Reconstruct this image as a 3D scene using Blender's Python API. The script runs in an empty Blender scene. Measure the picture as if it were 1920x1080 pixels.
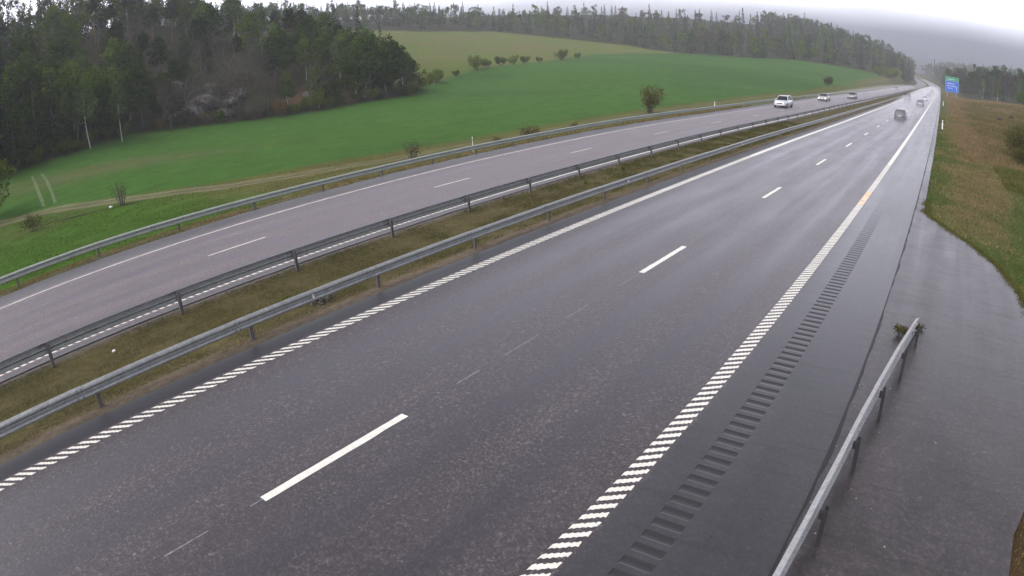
import bpy, bmesh, math, random
import numpy as np
from mathutils import Matrix, Vector
R = math.radians
rng = np.random.default_rng(7)
random.seed(7)
scene = bpy.context.scene
COL = scene.collection

# ------------------------------------------------------------------ camera
cd = bpy.data.cameras.new('traffic_camera')
cam = bpy.data.objects.new('traffic_camera', cd)
COL.objects.link(cam)
cd.type = 'PANO'
cd.panorama_type = 'FISHEYE_LENS_POLYNOMIAL'      # the real lens has barrel distortion
cd.sensor_width, cd.sensor_height, cd.sensor_fit = 36, 20.25, 'HORIZONTAL'
cd.fisheye_fov = math.pi
LENS = (1234.33, -0.0101338, -0.0328207)           # focal length in px at 1920, k1, k2
_th = np.linspace(0, 1.0, 500)
_r = LENS[0]*_th*(1+LENS[1]*_th**2+LENS[2]*_th**4)*36/1920
_m = _r < 22.5
_k = np.linalg.lstsq(np.stack([_r, _r**2, _r**3, _r**4], 1)[_m], _th[_m], rcond=None)[0]
cd.fisheye_polynomial_k0 = 0
for _i in range(4):
    setattr(cd, 'fisheye_polynomial_k%d' % (_i+1), -float(_k[_i]))
cd.shift_x, cd.shift_y = -0.009349, 0.058323
cd.clip_start, cd.clip_end = 0.1, 5000
r3 = (0.804062296, 0.592669841, -0.047183516)
u3 = (-0.189681979, 0.330930170, 0.924394921)
f3 = (-0.563475439, 0.734321240, -0.378507260)
CAM = Vector((7.6362, 0, 5.648))
cam.matrix_world = Matrix(((r3[0], u3[0], -f3[0], CAM.x), (r3[1], u3[1], -f3[1], CAM.y), (r3[2], u3[2], -f3[2], CAM.z), (0, 0, 0, 1)))
scene.camera = cam

# ------------------------------------------------------------------ light
SUN_EL, SUN_AZ = R(55), R(200)
world = bpy.data.worlds.new("World")
scene.world = world
world.use_nodes = True
wt = world.node_tree
wt.nodes.clear()
def wn(t, **k):
    n = wt.nodes.new(t)
    for a, b in k.items():
        setattr(n, a, b)
    return n
sky = wn('ShaderNodeTexSky', sky_type='NISHITA', sun_disc=False, sun_elevation=SUN_EL, sun_rotation=SUN_AZ, air_density=1.0, dust_density=3.0)
hsv = wn('ShaderNodeHueSaturation')
hsv.inputs['Saturation'].default_value = 0.18
wt.links.new(sky.outputs[0], hsv.inputs['Color'])
tc = wn('ShaderNodeTexCoord')
mp = wn('ShaderNodeMapping')
mp.inputs['Scale'].default_value = (1, 1, 3.2)
wt.links.new(tc.outputs['Generated'], mp.inputs['Vector'])
nz = wn('ShaderNodeTexNoise')
nz.inputs['Scale'].default_value = 2.1
nz.inputs['Detail'].default_value = 6
wt.links.new(mp.outputs[0], nz.inputs['Vector'])
cr = wn('ShaderNodeValToRGB')
cr.color_ramp.elements[0].position = 0.3
cr.color_ramp.elements[0].color = (0.58, 0.59, 0.66, 1)
cr.color_ramp.elements[1].position = 0.72
cr.color_ramp.elements[1].color = (1.20, 1.18, 1.22, 1)
wt.links.new(nz.outputs['Fac'], cr.inputs['Fac'])
mx = wn('ShaderNodeMix', data_type='RGBA', blend_type='MULTIPLY')
mx.inputs['Factor'].default_value = 1
wt.links.new(hsv.outputs[0], mx.inputs['A'])
wt.links.new(cr.outputs[0], mx.inputs['B'])
# the cloud base is dark just above the horizon and bright higher up
sx = wn('ShaderNodeSeparateXYZ')
wt.links.new(tc.outputs['Generated'], sx.inputs[0])
er = wn('ShaderNodeValToRGB')
for _p, _c in ((0.0, (.20, .215, .27)), (0.07, (.215, .23, .285)), (0.145, (1.95, 1.90, 1.95)), (0.22, (1.5, 1.46, 1.5)), (0.40, (.86, .84, .86)), (1.0, (.45, .44, .43))):
    e_ = er.color_ramp.elements.new(_p) if _p not in (0.0, 1.0) else er.color_ramp.elements[0 if _p == 0 else len(er.color_ramp.elements)-1]
    e_.color = (*_c, 1)
wt.links.new(sx.outputs['Z'], er.inputs['Fac'])
mx2 = wn('ShaderNodeMix', data_type='RGBA', blend_type='MULTIPLY')
mx2.inputs['Factor'].default_value = 1
wt.links.new(mx.outputs['Result'], mx2.inputs['A'])
wt.links.new(er.outputs[0], mx2.inputs['B'])
bg = wn('ShaderNodeBackground')
bg.inputs['Strength'].default_value = 0.12
wt.links.new(mx2.outputs['Result'], bg.inputs['Color'])
wo = wn('ShaderNodeOutputWorld')
wt.links.new(bg.outputs[0], wo.inputs['Surface'])

sl = bpy.data.lights.new('sun', 'SUN')
sl.energy, sl.angle, sl.color = 0.5, R(40), (1.0, 0.96, 0.90)
so = bpy.data.objects.new('sun', sl)
COL.objects.link(so)
so.rotation_euler = (R(90)-SUN_EL, 0, math.pi-SUN_AZ)

scene.view_settings.view_transform = 'Standard'
scene.view_settings.look = 'None'
scene.view_settings.gamma = 1
scene.view_settings.exposure = 1.65
scene.view_settings.use_curve_mapping = False
scene.cycles.use_denoising = True
scene.cycles.max_bounces = 6
scene.cycles.volume_bounces = 1
scene.cycles.transparent_max_bounces = 8
scene.cycles.volume_step_rate = 4

# ------------------------------------------------------------------ helpers
def tag(o, label=None, cat=None, group=None, kind=None):
    if label: o['label'] = label
    if cat: o['category'] = cat
    if group: o['group'] = group
    if kind: o['kind'] = kind
    return o

def mesh(name, V, F, mats, parent=None, uv=None, smooth=False, fm=None, link=True):
    me = bpy.data.meshes.new(name)
    V = np.asarray(V, dtype=np.float32).reshape(-1, 3)
    if isinstance(F, np.ndarray):
        n, k = F.shape
        me.vertices.add(len(V)); me.vertices.foreach_set('co', V.ravel())
        me.loops.add(n*k); me.loops.foreach_set('vertex_index', F.astype(np.int32).ravel())
        me.polygons.add(n); me.polygons.foreach_set('loop_start', np.arange(0, n*k, k, dtype=np.int32))
        me.update(calc_edges=True)
    else:
        me.from_pydata([tuple(map(float, v)) for v in V], [], F)
        me.update()
    if not isinstance(mats, (list, tuple)):
        mats = [mats]
    for m in mats:
        me.materials.append(m)
    if fm is not None:
        me.polygons.foreach_set('material_index', np.asarray(fm, dtype=np.int32))
    if uv is not None:
        l = me.uv_layers.new(name='UVMap')
        vi = np.empty(len(me.loops), dtype=np.int32); me.loops.foreach_get('vertex_index', vi)
        l.data.foreach_set('uv', np.asarray(uv, dtype=np.float32)[vi].ravel())
    me.polygons.foreach_set('use_smooth', np.full(len(me.polygons), bool(smooth)))
    o = bpy.data.objects.new(name, me)
    if link:
        COL.objects.link(o)
    if parent is not None:
        o.parent = parent
    return o

def empty(name, loc=(0, 0, 0), rz=0.0):
    o = bpy.data.objects.new(name, None)
    COL.objects.link(o)
    o.location = loc
    o.rotation_euler = (0, 0, rz)
    o.empty_display_size = 0.3
    return o

def kids(o):
    return [c for c in ALLK.get(o.name, [])]
ALLK = {}
def copy_tree(o, parent=None, children=None):
    c = o.copy()
    COL.objects.link(c)
    c.parent = parent
    for ch in list(o.children):
        copy_tree(ch, c)
    return c

class MB:
    """collects boxes, tubes, lofts into one mesh"""
    def __init__(s): s.V, s.F, s.M = [], [], []
    def add(s, V, F, m=0):
        b = len(s.V); s.V += [tuple(v) for v in V]; s.F += [tuple(i+b for i in f) for f in F]; s.M += [m]*len(F)
    def box(s, x0, x1, y0, y1, z0, z1, m=0, rz=0, c=None):
        V = [(x, y, z) for z in (z0, z1) for x, y in ((x0, y0), (x1, y0), (x1, y1), (x0, y1))]
        s.add(V, [(3, 2, 1, 0), (4, 5, 6, 7), (0, 1, 5, 4), (1, 2, 6, 5), (2, 3, 7, 6), (3, 0, 4, 7)], m)
    def tube(s, pts, rad, n=8, m=0, cap=True):
        P = [Vector(p) for p in pts]
        rs = rad if isinstance(rad, (list, tuple)) else [rad]*len(P)
        V, F = [], []
        for i, p in enumerate(P):
            d = (P[min(i+1, len(P)-1)]-P[max(i-1, 0)]).normalized()
            a = d.orthogonal().normalized() if abs(d.z) < 0.99 else Vector((1, 0, 0))
            if abs(d.z) < 0.99:
                a = d.cross(Vector((0, 0, 1))).normalized()
            b = d.cross(a).normalized()
            for k in range(n):
                t = 2*math.pi*k/n
                V.append(p+(a*math.cos(t)+b*math.sin(t))*rs[i])
        for i in range(len(P)-1):
            for k in range(n):
                k2 = (k+1) % n
                F.append((i*n+k, i*n+k2, (i+1)*n+k2, (i+1)*n+k))
        if cap:
            F.append(tuple(range(n))[::-1]); F.append(tuple((len(P)-1)*n+k for k in range(n)))
        s.add(V, F, m)
    def build(s, name, mats, parent=None, smooth=False, link=True):
        return mesh(name, s.V, s.F, mats, parent, smooth=smooth, fm=s.M if max(s.M, default=0) > 0 else None, link=link)

# value noise in numpy, for geometry and for the ground's own patches of colour
_perm = rng.random((256, 256))
def vnoise(x, y, sc=1.0, seed=0):
    x = np.asarray(x, float)/sc + seed*17.3; y = np.asarray(y, float)/sc + seed*9.1
    xi, yi = np.floor(x).astype(int), np.floor(y).astype(int)
    fx, fy = x-xi, y-yi
    fx = fx*fx*(3-2*fx); fy = fy*fy*(3-2*fy)
    a = _perm[xi % 256, yi % 256]; b = _perm[(xi+1) % 256, yi % 256]
    c = _perm[xi % 256, (yi+1) % 256]; d = _perm[(xi+1) % 256, (yi+1) % 256]
    return (a*(1-fx)+b*fx)*(1-fy)+(c*(1-fx)+d*fx)*fy
def fbm(x, y, sc, seed=0, o=4):
    t, a, w = 0, 0.5, 0
    for i in range(o):
        t = t+a*vnoise(x, y, sc/2**i, seed+i*3); w += a; a *= 0.55
    return t/w
def sstep(a, b, x):
    t = np.clip((np.asarray(x, float)-a)/(b-a), 0, 1)
    return t*t*(3-2*t)

# ------------------------------------------------------------------ the road's line: s metres along it, u metres to its right
_S = np.arange(-60, 1601, 1.0)
_head = -1.9025e-5*_S + 3.15669e-8*_S**2/2
_head = np.where(_S > 700, _head[760]-2.6e-4*(_S-700), _head)
_X = np.concatenate([[0], np.cumsum(np.sin((_head[1:]+_head[:-1])/2))]); _X -= np.interp(0, _S, _X)
_Y = np.concatenate([[0], np.cumsum(np.cos((_head[1:]+_head[:-1])/2))]); _Y -= np.interp(0, _S, _Y)
_Z = 8.7546e-6*_S**2/2 + np.where(_S > 650, 2.4e-5*(_S-650)**2, 0)
_Z = np.where(_S < 0, 0, _Z)
def warp(s, u):
    k = 1-0.05*sstep(45, 82, s)*(1-sstep(150, 300, s))
    return np.where(np.asarray(u) < 0, u*k, u)
def W(s, u, z=0.0):
    s = np.asarray(s, float); u = warp(s, np.asarray(u, float))
    h = np.interp(s, _S, _head)
    x = np.interp(s, _S, _X)+u*np.cos(h); y = np.interp(s, _S, _Y)-u*np.sin(h)
    return np.stack(np.broadcast_arrays(x, y, np.interp(s, _S, _Z)+z), -1)
def heading(s): return -float(np.interp(s, _S, _head))
def roadx(y): return np.interp(y, _Y, _X)
def roadz(y): return np.interp(y, _Y, _Z)

# ------------------------------------------------------------------ terrain surface
CP = [(-96.5,13.5,1.8),(-107.3,26.5,1.8),(-115,43.1,2.2),(-113.8,56.7,1.0),(-111.1,70.3,.1),(-108,87.4,-.2),(-106.5,112.1,.4),(-129.2,145.9,2.6),
 (-148.7,220.1,6.8),(-130.8,310.5,9.0),(-101.7,353.5,9.7),(-77.5,380.6,10.6),(-52.1,425.8,8.9),(-31,498.6,6.6),
 (-63.1,9.6,-1.5),(-52.2,18.4,-1.5),(-41.1,25,-1.5),(-36.7,29.6,-1.5),(-60.8,41.4,-1.6),(-63.1,24.9,-1.0),(-56.9,76.4,-1.5),(-67.8,152.3,.2),(-51.5,191,.3),
 (-84,28,.4),(-85,60,-.8),(-85,95,-1.0),(-95,180,3.4),(-80,260,5.2),(-36,280,.8),
 (-28,-40,-1.3),(-28,0,-1.4),(-28,30,-1.5),(-28,60,-1.4),(-28,100,-1.0),(-27,150,-.5),(-27,210,0.1),(-27,300,1.3),(-27,400,3.0),(-27,500,5.0),(-28,650,6.5),(-36,800,8),
 (-90,-30,1.5),(-60,-30,-1),
 (-140,-20,16),(-140,20,15),(-150,50,15),(-150,80,14),(-150,110,12.5),(-150,148,9),(-185,10,30),(-190,60,32),(-190,110,28),(-184.8,230.2,10.4),(-210,180,18),(-260,150,34),(-260,250,26),(-300,60,45),(-320,350,36),
 (-150,420,14),(-110,470,16),(-80,520,18),(-120,620,34),(-70,620,22),(-200,560,40),(-60,760,26),(-140,850,46),(-90,1000,36),(-300,800,60),(-420,200,60),
 (9,-40,-.05),(9,0,-.05),(9.5,20,-.05),(9,45,-.25),(9,80,-.15),(9,120,0),(9.5,200,.35),(10,300,.8),(11,450,1.6),(12,650,3.0),(8,800,6),(0,1000,13),(-20,1200,22),
 (13,10,-.2),(14,35,-.7),(15,74,-.5),(23,119,1.0),(21,200,2.0),(34,259,3.0),(28,179,1.5),(13,200,.8),(26,60,-.9),(40,100,-.4),(60,150,1.5),(60,300,4.5),(40,450,5),(100,450,10),(70,650,11),(150,650,17),(60,850,18),(200,400,14),(200,800,26),(80,1100,34),(300,600,26),(40,0,-1),(80,40,0)]
CP = np.array(CP, float)
def _phi(d2): return 0.5*d2*np.log(d2+1e-9)
_n = len(CP); _P = CP[:, :2]/100
_d2 = ((_P[:, None]-_P[None])**2).sum(-1)
_A = np.zeros((_n+3, _n+3)); _A[:_n, :_n] = _phi(_d2)+np.eye(_n)*2e-4
_A[:_n, _n] = 1; _A[:_n, _n+1:] = _P; _A[_n, :_n] = 1; _A[_n+1:, :_n] = _P.T
_w = np.linalg.solve(_A, np.concatenate([CP[:, 2], [0, 0, 0]]))
def tps(x, y):
    x = np.asarray(x, float).ravel()/100; y = np.asarray(y, float).ravel()/100
    out = np.empty(len(x))
    for i in range(0, len(x), 20000):
        a, b = x[i:i+20000], y[i:i+20000]
        d2 = (a[:, None]-_P[:, 0])**2+(b[:, None]-_P[:, 1])**2
        out[i:i+20000] = _phi(d2)@_w[:_n]+_w[_n]+a*_w[_n+1]+b*_w[_n+2]
    return out
def ground_z(x, y):
    x = np.asarray(x, float); y = np.asarray(y, float); shp = np.broadcast(x, y).shape
    x, y = np.broadcast_to(x, shp).ravel(), np.broadcast_to(y, shp).ravel()
    u = x-roadx(y); rz = roadz(y)
    t = np.clip(tps(x, y), -4, 60)
    far = sstep(350, 700, np.hypot(x, y))
    k = 1-0.05*sstep(45, 82, y)*(1-sstep(150, 300, y))
    uu = np.where(u < 0, u/k, u)
    swale = -0.03-0.16*sstep(-5.5, -7.3, uu)*sstep(-10.0, -8.6, uu)
    cor = rz-0.06+np.where((uu < -5.5) & (uu > -10.05), swale+0.055, 0)
    wl = sstep(-20.6, -29, uu)
    wr = np.where(y < 33, sstep(8.8, 13, uu), sstep(7.3, 11.5, uu))
    wgt = np.maximum(wl, wr)
    z = cor*(1-wgt)+t*wgt
    z = z+np.where(uu < -29, 1, 0)*0.0
    rough = np.clip(np.maximum(sstep(-24, -34, uu), sstep(10, 18, uu)), 0, 1)
    z = z+rough*((fbm(x, y, 9, 2)-.5)*0.25)
    hill = sstep(4, 22, edge_dist(x, y))
    z = z+hill*(fbm(x, y, 22, 5)-.5)*5.0
    return z.reshape(shp)

# forest edge on the left as a polyline; positive distance = inside the wood
EDGE = np.array([(-70,-40),(-96.5,13.5),(-107.3,26.5),(-115,43.1),(-113.8,56.7),(-111.1,70.3),(-108,87.4),(-106.5,112.1),(-112,122),(-150,135),(-240,170),(-320,260),(-300,380),(-200,400),(-130,372),(-101.7,366),(-77.5,386),(-54,432),(-33,500),(-30,640),(-40,820),(-60,1100)], float)
def edge_dist(x, y):
    x = np.asarray(x, float); y = np.asarray(y, float)
    best = np.full(x.shape, 1e9); sg = np.zeros(x.shape)
    for a, b in zip(EDGE[:-1], EDGE[1:]):
        d = b-a; L2 = d@d
        t = np.clip(((x-a[0])*d[0]+(y-a[1])*d[1])/L2, 0, 1)
        dx, dy = x-(a[0]+t*d[0]), y-(a[1]+t*d[1])
        ds = np.hypot(dx, dy)
        cr_ = d[0]*dy-d[1]*dx          # left of the edge direction = inside
        m = ds < best-1e-6
        best = np.where(m, ds, best); sg = np.where(m, np.sign(cr_), sg)
    return best*sg

def polyd(x, y, pts):
    best = np.full(np.shape(x), 1e9)
    pts = np.array(pts, float)
    for a, b in zip(pts[:-1], pts[1:]):
        d = b-a; t = np.clip(((x-a[0])*d[0]+(y-a[1])*d[1])/(d@d), 0, 1)
        best = np.minimum(best, np.hypot(x-(a[0]+t*d[0]), y-(a[1]+t*d[1])))
    return best

# ------------------------------------------------------------------ materials
def newmat(name):
    m = bpy.data.materials.new(name); m.use_nodes = True
    nt = m.node_tree; nt.nodes.clear()
    o = nt.nodes.new('ShaderNodeOutputMaterial'); b = nt.nodes.new('ShaderNodeBsdfPrincipled')
    nt.links.new(b.outputs[0], o.inputs[0])
    return m, nt, b
def N(nt, t, inp=None, **k):
    n = nt.nodes.new(t)
    for a, b in k.items(): setattr(n, a, b)
    for a, b in (inp or {}).items():
        if isinstance(b, bpy.types.NodeSocket): nt.links.new(b, n.inputs[a])
        else: n.inputs[a].default_value = b
    return n
def ramp(nt, fac, stops):
    n = nt.nodes.new('ShaderNodeValToRGB'); e = n.color_ramp.elements
    while len(e) < len(stops): e.new(0.5)
    for q, (p, c) in zip(e, stops):
        q.position = p; q.color = (c, c, c, 1) if isinstance(c, (int, float)) else (*c, 1)
    nt.links.new(fac, n.inputs[0]); return n.outputs[0]
def mixc(nt, f, a, b, bt='MIX'):
    n = nt.nodes.new('ShaderNodeMix'); n.data_type = 'RGBA'; n.blend_type = bt
    for i, v in (('Factor', f), ('A', a), ('B', b)):
        if isinstance(v, bpy.types.NodeSocket): nt.links.new(v, n.inputs[i])
        else: n.inputs[i].default_value = v if i == 'Factor' else (*v, 1)
    return n.outputs['Result']
def noise(nt, vec, sc, det=3, rough=0.55):
    return N(nt, 'ShaderNodeTexNoise', {'Vector': vec, 'Scale': sc, 'Detail': det, 'Roughness': rough}).outputs['Fac']

def simple(name, col, rough=0.5, metal=0.0, vary=0.0, vs=3.0, spec=None, emit=0, coat=0):
    m, nt, b = newmat(name)
    b.inputs['Roughness'].default_value = rough; b.inputs['Metallic'].default_value = metal
    if spec is not None: b.inputs['Specular IOR Level'].default_value = spec
    if coat: b.inputs['Coat Weight'].default_value = coat
    if emit:
        b.inputs['Emission Color'].default_value = (*col, 1); b.inputs['Emission Strength'].default_value = emit
    if vary:
        g = N(nt, 'ShaderNodeTexCoord'); f = noise(nt, g.outputs['Object'], vs, 4)
        c = mixc(nt, ramp(nt, f, [(0.3, 0.0), (0.7, 1.0)]), tuple(c*(1-vary) for c in col), tuple(min(1, c*(1+vary)) for c in col))
        nt.links.new(c, b.inputs['Base Color'])
    else: b.inputs['Base Color'].default_value = (*col, 1)
    return m

def asphalt(name, base, speck, rough=(0.30, 0.5), track=None, tint=None, fine=120.0, speckamt=1.0, bump=0.25, centre=0.0, lanes=(), pscale=(0.9, 0.22, 1), pamp=.22, cross=0.0):
    """asphalt with stones; u,s in the UV map; lanes = centres of the lanes whose wheel tracks are smoother"""
    m, nt, b = newmat(name)
    uvn = N(nt, 'ShaderNodeTexCoord'); uv = uvn.outputs['UV']
    sep = N(nt, 'ShaderNodeSeparateXYZ', {0: uv})
    # stones
    v = N(nt, 'ShaderNodeTexVoronoi', {'Vector': uv, 'Scale': fine*0.33}, voronoi_dimensions='2D')
    st = N(nt, 'ShaderNodeSeparateColor', {0: v.outputs['Color']})
    v2 = N(nt, 'ShaderNodeTexVoronoi', {'Vector': uv, 'Scale': fine*0.14}, voronoi_dimensions='2D')
    st2 = N(nt, 'ShaderNodeSeparateColor', {0: v2.outputs['Color']})
    stone = ramp(nt, st.outputs[0], [(0.0, 0.55), (0.55, 0.95), (0.86, 1.6), (1.0, 3.0)])
    stone2 = ramp(nt, st2.outputs[1], [(0.0, 0.8), (0.8, 1.0), (0.97, 1.5), (1.0, 2.2)])
    # wide bands along the road, patches
    mps = N(nt, 'ShaderNodeMapping', {'Vector': uv, 'Scale': (1.6, 0.05, 1)})
    band = noise(nt, mps.outputs[0], 1.0, 4)
    mp2 = N(nt, 'ShaderNodeMapping', {'Vector': uv, 'Scale': pscale})
    patch = noise(nt, mp2.outputs[0], 0.9, 5, 0.65)
    c = mixc(nt, ramp(nt, band, [(0.3, 0.0), (0.7, 1.0)]), base, speck)
    c = mixc(nt, 1.0, c, ramp(nt, patch, [(0.25, 1-pamp), (0.75, 1+pamp)]), 'MULTIPLY')
    if speckamt:
        c = mixc(nt, speckamt, c, stone, 'MULTIPLY')
        c = mixc(nt, speckamt, c, stone2, 'MULTIPLY')
    nt.links.new(c, b.inputs['Base Color'])
    # wheel tracks: cosine of u about lane centres
    rl, rh = rough
    rb = N(nt, 'ShaderNodeMath', {0: band, 1: patch}, operation='ADD').outputs[0]
    if cross:      # thin streaks left by water running across
        mpc = N(nt, 'ShaderNodeMapping', {'Vector': uv, 'Rotation': (0, 0, R(-14)), 'Scale': (0.55, 5.0, 1)})
        cs = noise(nt, mpc.outputs[0], 1.0, 5, 0.7)
        c = mixc(nt, 1.0, c, ramp(nt, cs, [(0.36, 1-cross), (0.46, 1.0), (0.7, 1.0+cross*.3)]), 'MULTIPLY')
        nt.links.new(c, b.inputs['Base Color'])
        rb = N(nt, 'ShaderNodeMath', {0: cs, 1: -.5, 2: rb}, operation='MULTIPLY_ADD').outputs[0]
        rb = N(nt, 'ShaderNodeMath', {0: rb, 1: .25}, operation='ADD').outputs[0]
    rh_ = N(nt, 'ShaderNodeMath', {0: rb, 1: .5}, operation='MULTIPLY').outputs[0]
    r0 = ramp(nt, rh_, [(0.36, rl), (0.62, rh)])
    if lanes:
        acc = None
        for lc in lanes:
            for off in (-0.85, 0.85):
                a = N(nt, 'ShaderNodeMath', {0: sep.outputs[0], 1: lc+off}, operation='SUBTRACT')
                a = N(nt, 'ShaderNodeMath', {0: a.outputs[0], 1: a.outputs[0]}, operation='MULTIPLY')
                a = N(nt, 'ShaderNodeMath', {0: a.outputs[0], 1: -6.0}, operation='MULTIPLY')
                a = N(nt, 'ShaderNodeMath', {0: a.outputs[0]}, operation='EXPONENT')
                acc = a.outputs[0] if acc is None else N(nt, 'ShaderNodeMath', {0: acc, 1: a.outputs[0]}, operation='ADD').outputs[0]
        k = N(nt, 'ShaderNodeMath', {0: acc, 1: -0.05, 2: 0.0}, operation='MULTIPLY_ADD')
        r1 = N(nt, 'ShaderNodeMath', {0: r0, 1: k.outputs[0]}, operation='ADD', use_clamp=True).outputs[0]
        c2 = mixc(nt, N(nt, 'ShaderNodeMath', {0: acc, 1: 0.5}, operation='MULTIPLY', use_clamp=True).outputs[0], c, (base[0]*.72, base[1]*.80, base[2]*1.02))
        nt.links.new(c2, b.inputs['Base Color'])
    else: r1 = r0
    nt.links.new(r1, b.inputs['Roughness'])
    b.inputs['Specular IOR Level'].default_value = 0.58
    if bump:
        bp = N(nt, 'ShaderNodeBump', {'Strength': bump, 'Distance': 0.004, 'Height': st.outputs[0]})
        nt.links.new(bp.outputs[0], b.inputs['Normal'])
    return m

M = {}
M['asph_main'] = asphalt('near_carriageway_asphalt', (0.038, 0.0325, 0.0345), (0.056, 0.0455, 0.0475), (0.32, 0.42), lanes=(-2.15, 2.0), speckamt=0.68, bump=0.12)
M['asph_shoulder'] = asphalt('smooth_shoulder_asphalt', (0.031, 0.030, 0.034), (0.038, 0.036, 0.040), (0.27, 0.35), speckamt=0.25, bump=0.06, pamp=.22, cross=.22)
M['asph_inner'] = asphalt('inner_shoulder_asphalt', (0.017, 0.017, 0.020), (0.021, 0.020, 0.023), (0.36, 0.48), speckamt=0.25, bump=0.1)
M['asph_far'] = asphalt('old_carriageway_asphalt', (0.105, 0.088, 0.092), (0.14, 0.113, 0.115), (0.46, 0.62), lanes=(-16.7, -12.7), speckamt=0.45, bump=0.15)
M['asph_farsh'] = asphalt('old_shoulder_asphalt', (0.075, 0.072, 0.078), (0.095, 0.09, 0.095), (0.46, 0.62), speckamt=0.4, bump=0.15)
M['asph_apron'] = asphalt('apron_asphalt', (0.032, 0.028, 0.0285), (0.043, 0.036, 0.036), (0.28, 0.44), speckamt=0.35, bump=0.15, fine=90, pscale=(1.1, .8, 1), pamp=.38, cross=.22)
M['groove'] = simple('milled_groove', (0.023, 0.0225, 0.025), 0.28)
M['seam'] = simple('dark_joint', (0.012, 0.011, 0.012), 0.6)

def paint():
    m, nt, b = newmat('white_road_paint')
    g = N(nt, 'ShaderNodeTexCoord')
    f = noise(nt, g.outputs['Object'], 7, 5, 0.7); f2 = noise(nt, g.outputs['Object'], 60, 3)
    c = mixc(nt, ramp(nt, f, [(0.3, 0.0), (0.75, 1.0)]), (0.60, 0.58, 0.52), (0.80, 0.78, 0.70))
    c = mixc(nt, 1.0, c, ramp(nt, f2, [(0.3, 0.85), (0.7, 1.08)]), 'MULTIPLY')
    nt.links.new(c, b.inputs['Base Color']); b.inputs['Roughness'].default_value = 0.5
    return m
M['paint'] = paint()
M['paint_old'] = simple('worn_road_paint', (0.50, 0.49, 0.46), 0.6, vary=0.25, vs=3)
M['paint_faint'] = simple('faint_premarking_paint', (0.17, 0.165, 0.17), 0.6, vary=0.4, vs=9)

def galv(name, col, rough, metal, vs=6):
    m, nt, b = newmat(name)
    g = N(nt, 'ShaderNodeTexCoord')
    f = noise(nt, g.outputs['Object'], vs, 5, 0.7)
    v = N(nt, 'ShaderNodeTexVoronoi', {'Vector': g.outputs['Object'], 'Scale': 40.0})
    c = mixc(nt, ramp(nt, f, [(0.3, 0.0), (0.7, 1.0)]), tuple(c*.8 for c in col), tuple(c*1.15 for c in col))
    c = mixc(nt, 0.25, c, v.outputs['Color'], 'OVERLAY')
    hs = N(nt, 'ShaderNodeHueSaturation', {'Saturation': 0.5, 'Color': c})
    nt.links.new(hs.outputs[0], b.inputs['Base Color'])
    nt.links.new(ramp(nt, f, [(0.2, rough-.08), (0.8, rough+.1)]), b.inputs['Roughness'])
    b.inputs['Metallic'].default_value = metal
    return m
M['galv'] = galv('galvanised_steel', (0.27, 0.29, 0.285), 0.45, 0.55)
M['galv_green'] = galv('greenish_galvanised_steel', (0.27, 0.33, 0.27), 0.5, 0.4)
M['galv_light'] = galv('bright_galvanised_steel', (0.34, 0.34, 0.34), 0.5, 0.3)
M['post_black'] = simple('dark_wet_post', (.028, .027, .028), .75, vary=.3)
M['galv_post'] = galv('grey_steel_post', (0.15, 0.145, 0.14), 0.6, 0.3)
M['galv_dark'] = galv('weathered_steel_post', (0.10, 0.095, 0.092), 0.6, 0.3)
M['rust'] = galv('rusty_brown_post', (0.10, 0.080, 0.070), 0.75, 0.1)

# ground: the colour of each patch is a mesh attribute, broken up by noise
def ground_mat():
    m, nt, b = newmat('ground_cover')
    a = N(nt, 'ShaderNodeAttribute', attribute_name='Col')
    g = N(nt, 'ShaderNodeTexCoord')
    f1 = noise(nt, g.outputs['Object'], 0.35, 6, 0.7); f2 = noise(nt, g.outputs['Object'], 5.0, 6, 0.75)
    mps = N(nt, 'ShaderNodeMapping', {'Vector': g.outputs['Object'], 'Rotation': (0, 0, R(-12)), 'Scale': (1.0, 0.12, 1)})
    f3 = noise(nt, mps.outputs[0], 1.6, 4, 0.6)
    c = mixc(nt, 1.0, a.outputs['Color'], ramp(nt, f1, [(0.25, 0.82), (0.75, 1.2)]), 'MULTIPLY')
    c = mixc(nt, 1.0, c, ramp(nt, f2, [(0.25, 0.6), (0.5, 1.0), (0.75, 1.4)]), 'MULTIPLY')
    c = mixc(nt, 1.0, c, ramp(nt, f3, [(0.3, 0.80), (0.7, 1.18)]), 'MULTIPLY')
    nt.links.new(c, b.inputs['Base Color'])
    b.inputs['Roughness'].default_value = 0.95; b.inputs['Specular IOR Level'].default_value = 0.04
    bp = N(nt, 'ShaderNodeBump', {'Strength': 0.6, 'Distance': 0.08, 'Height': f2})
    nt.links.new(bp.outputs[0], b.inputs['Normal'])
    return m
M['ground'] = ground_mat()

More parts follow.
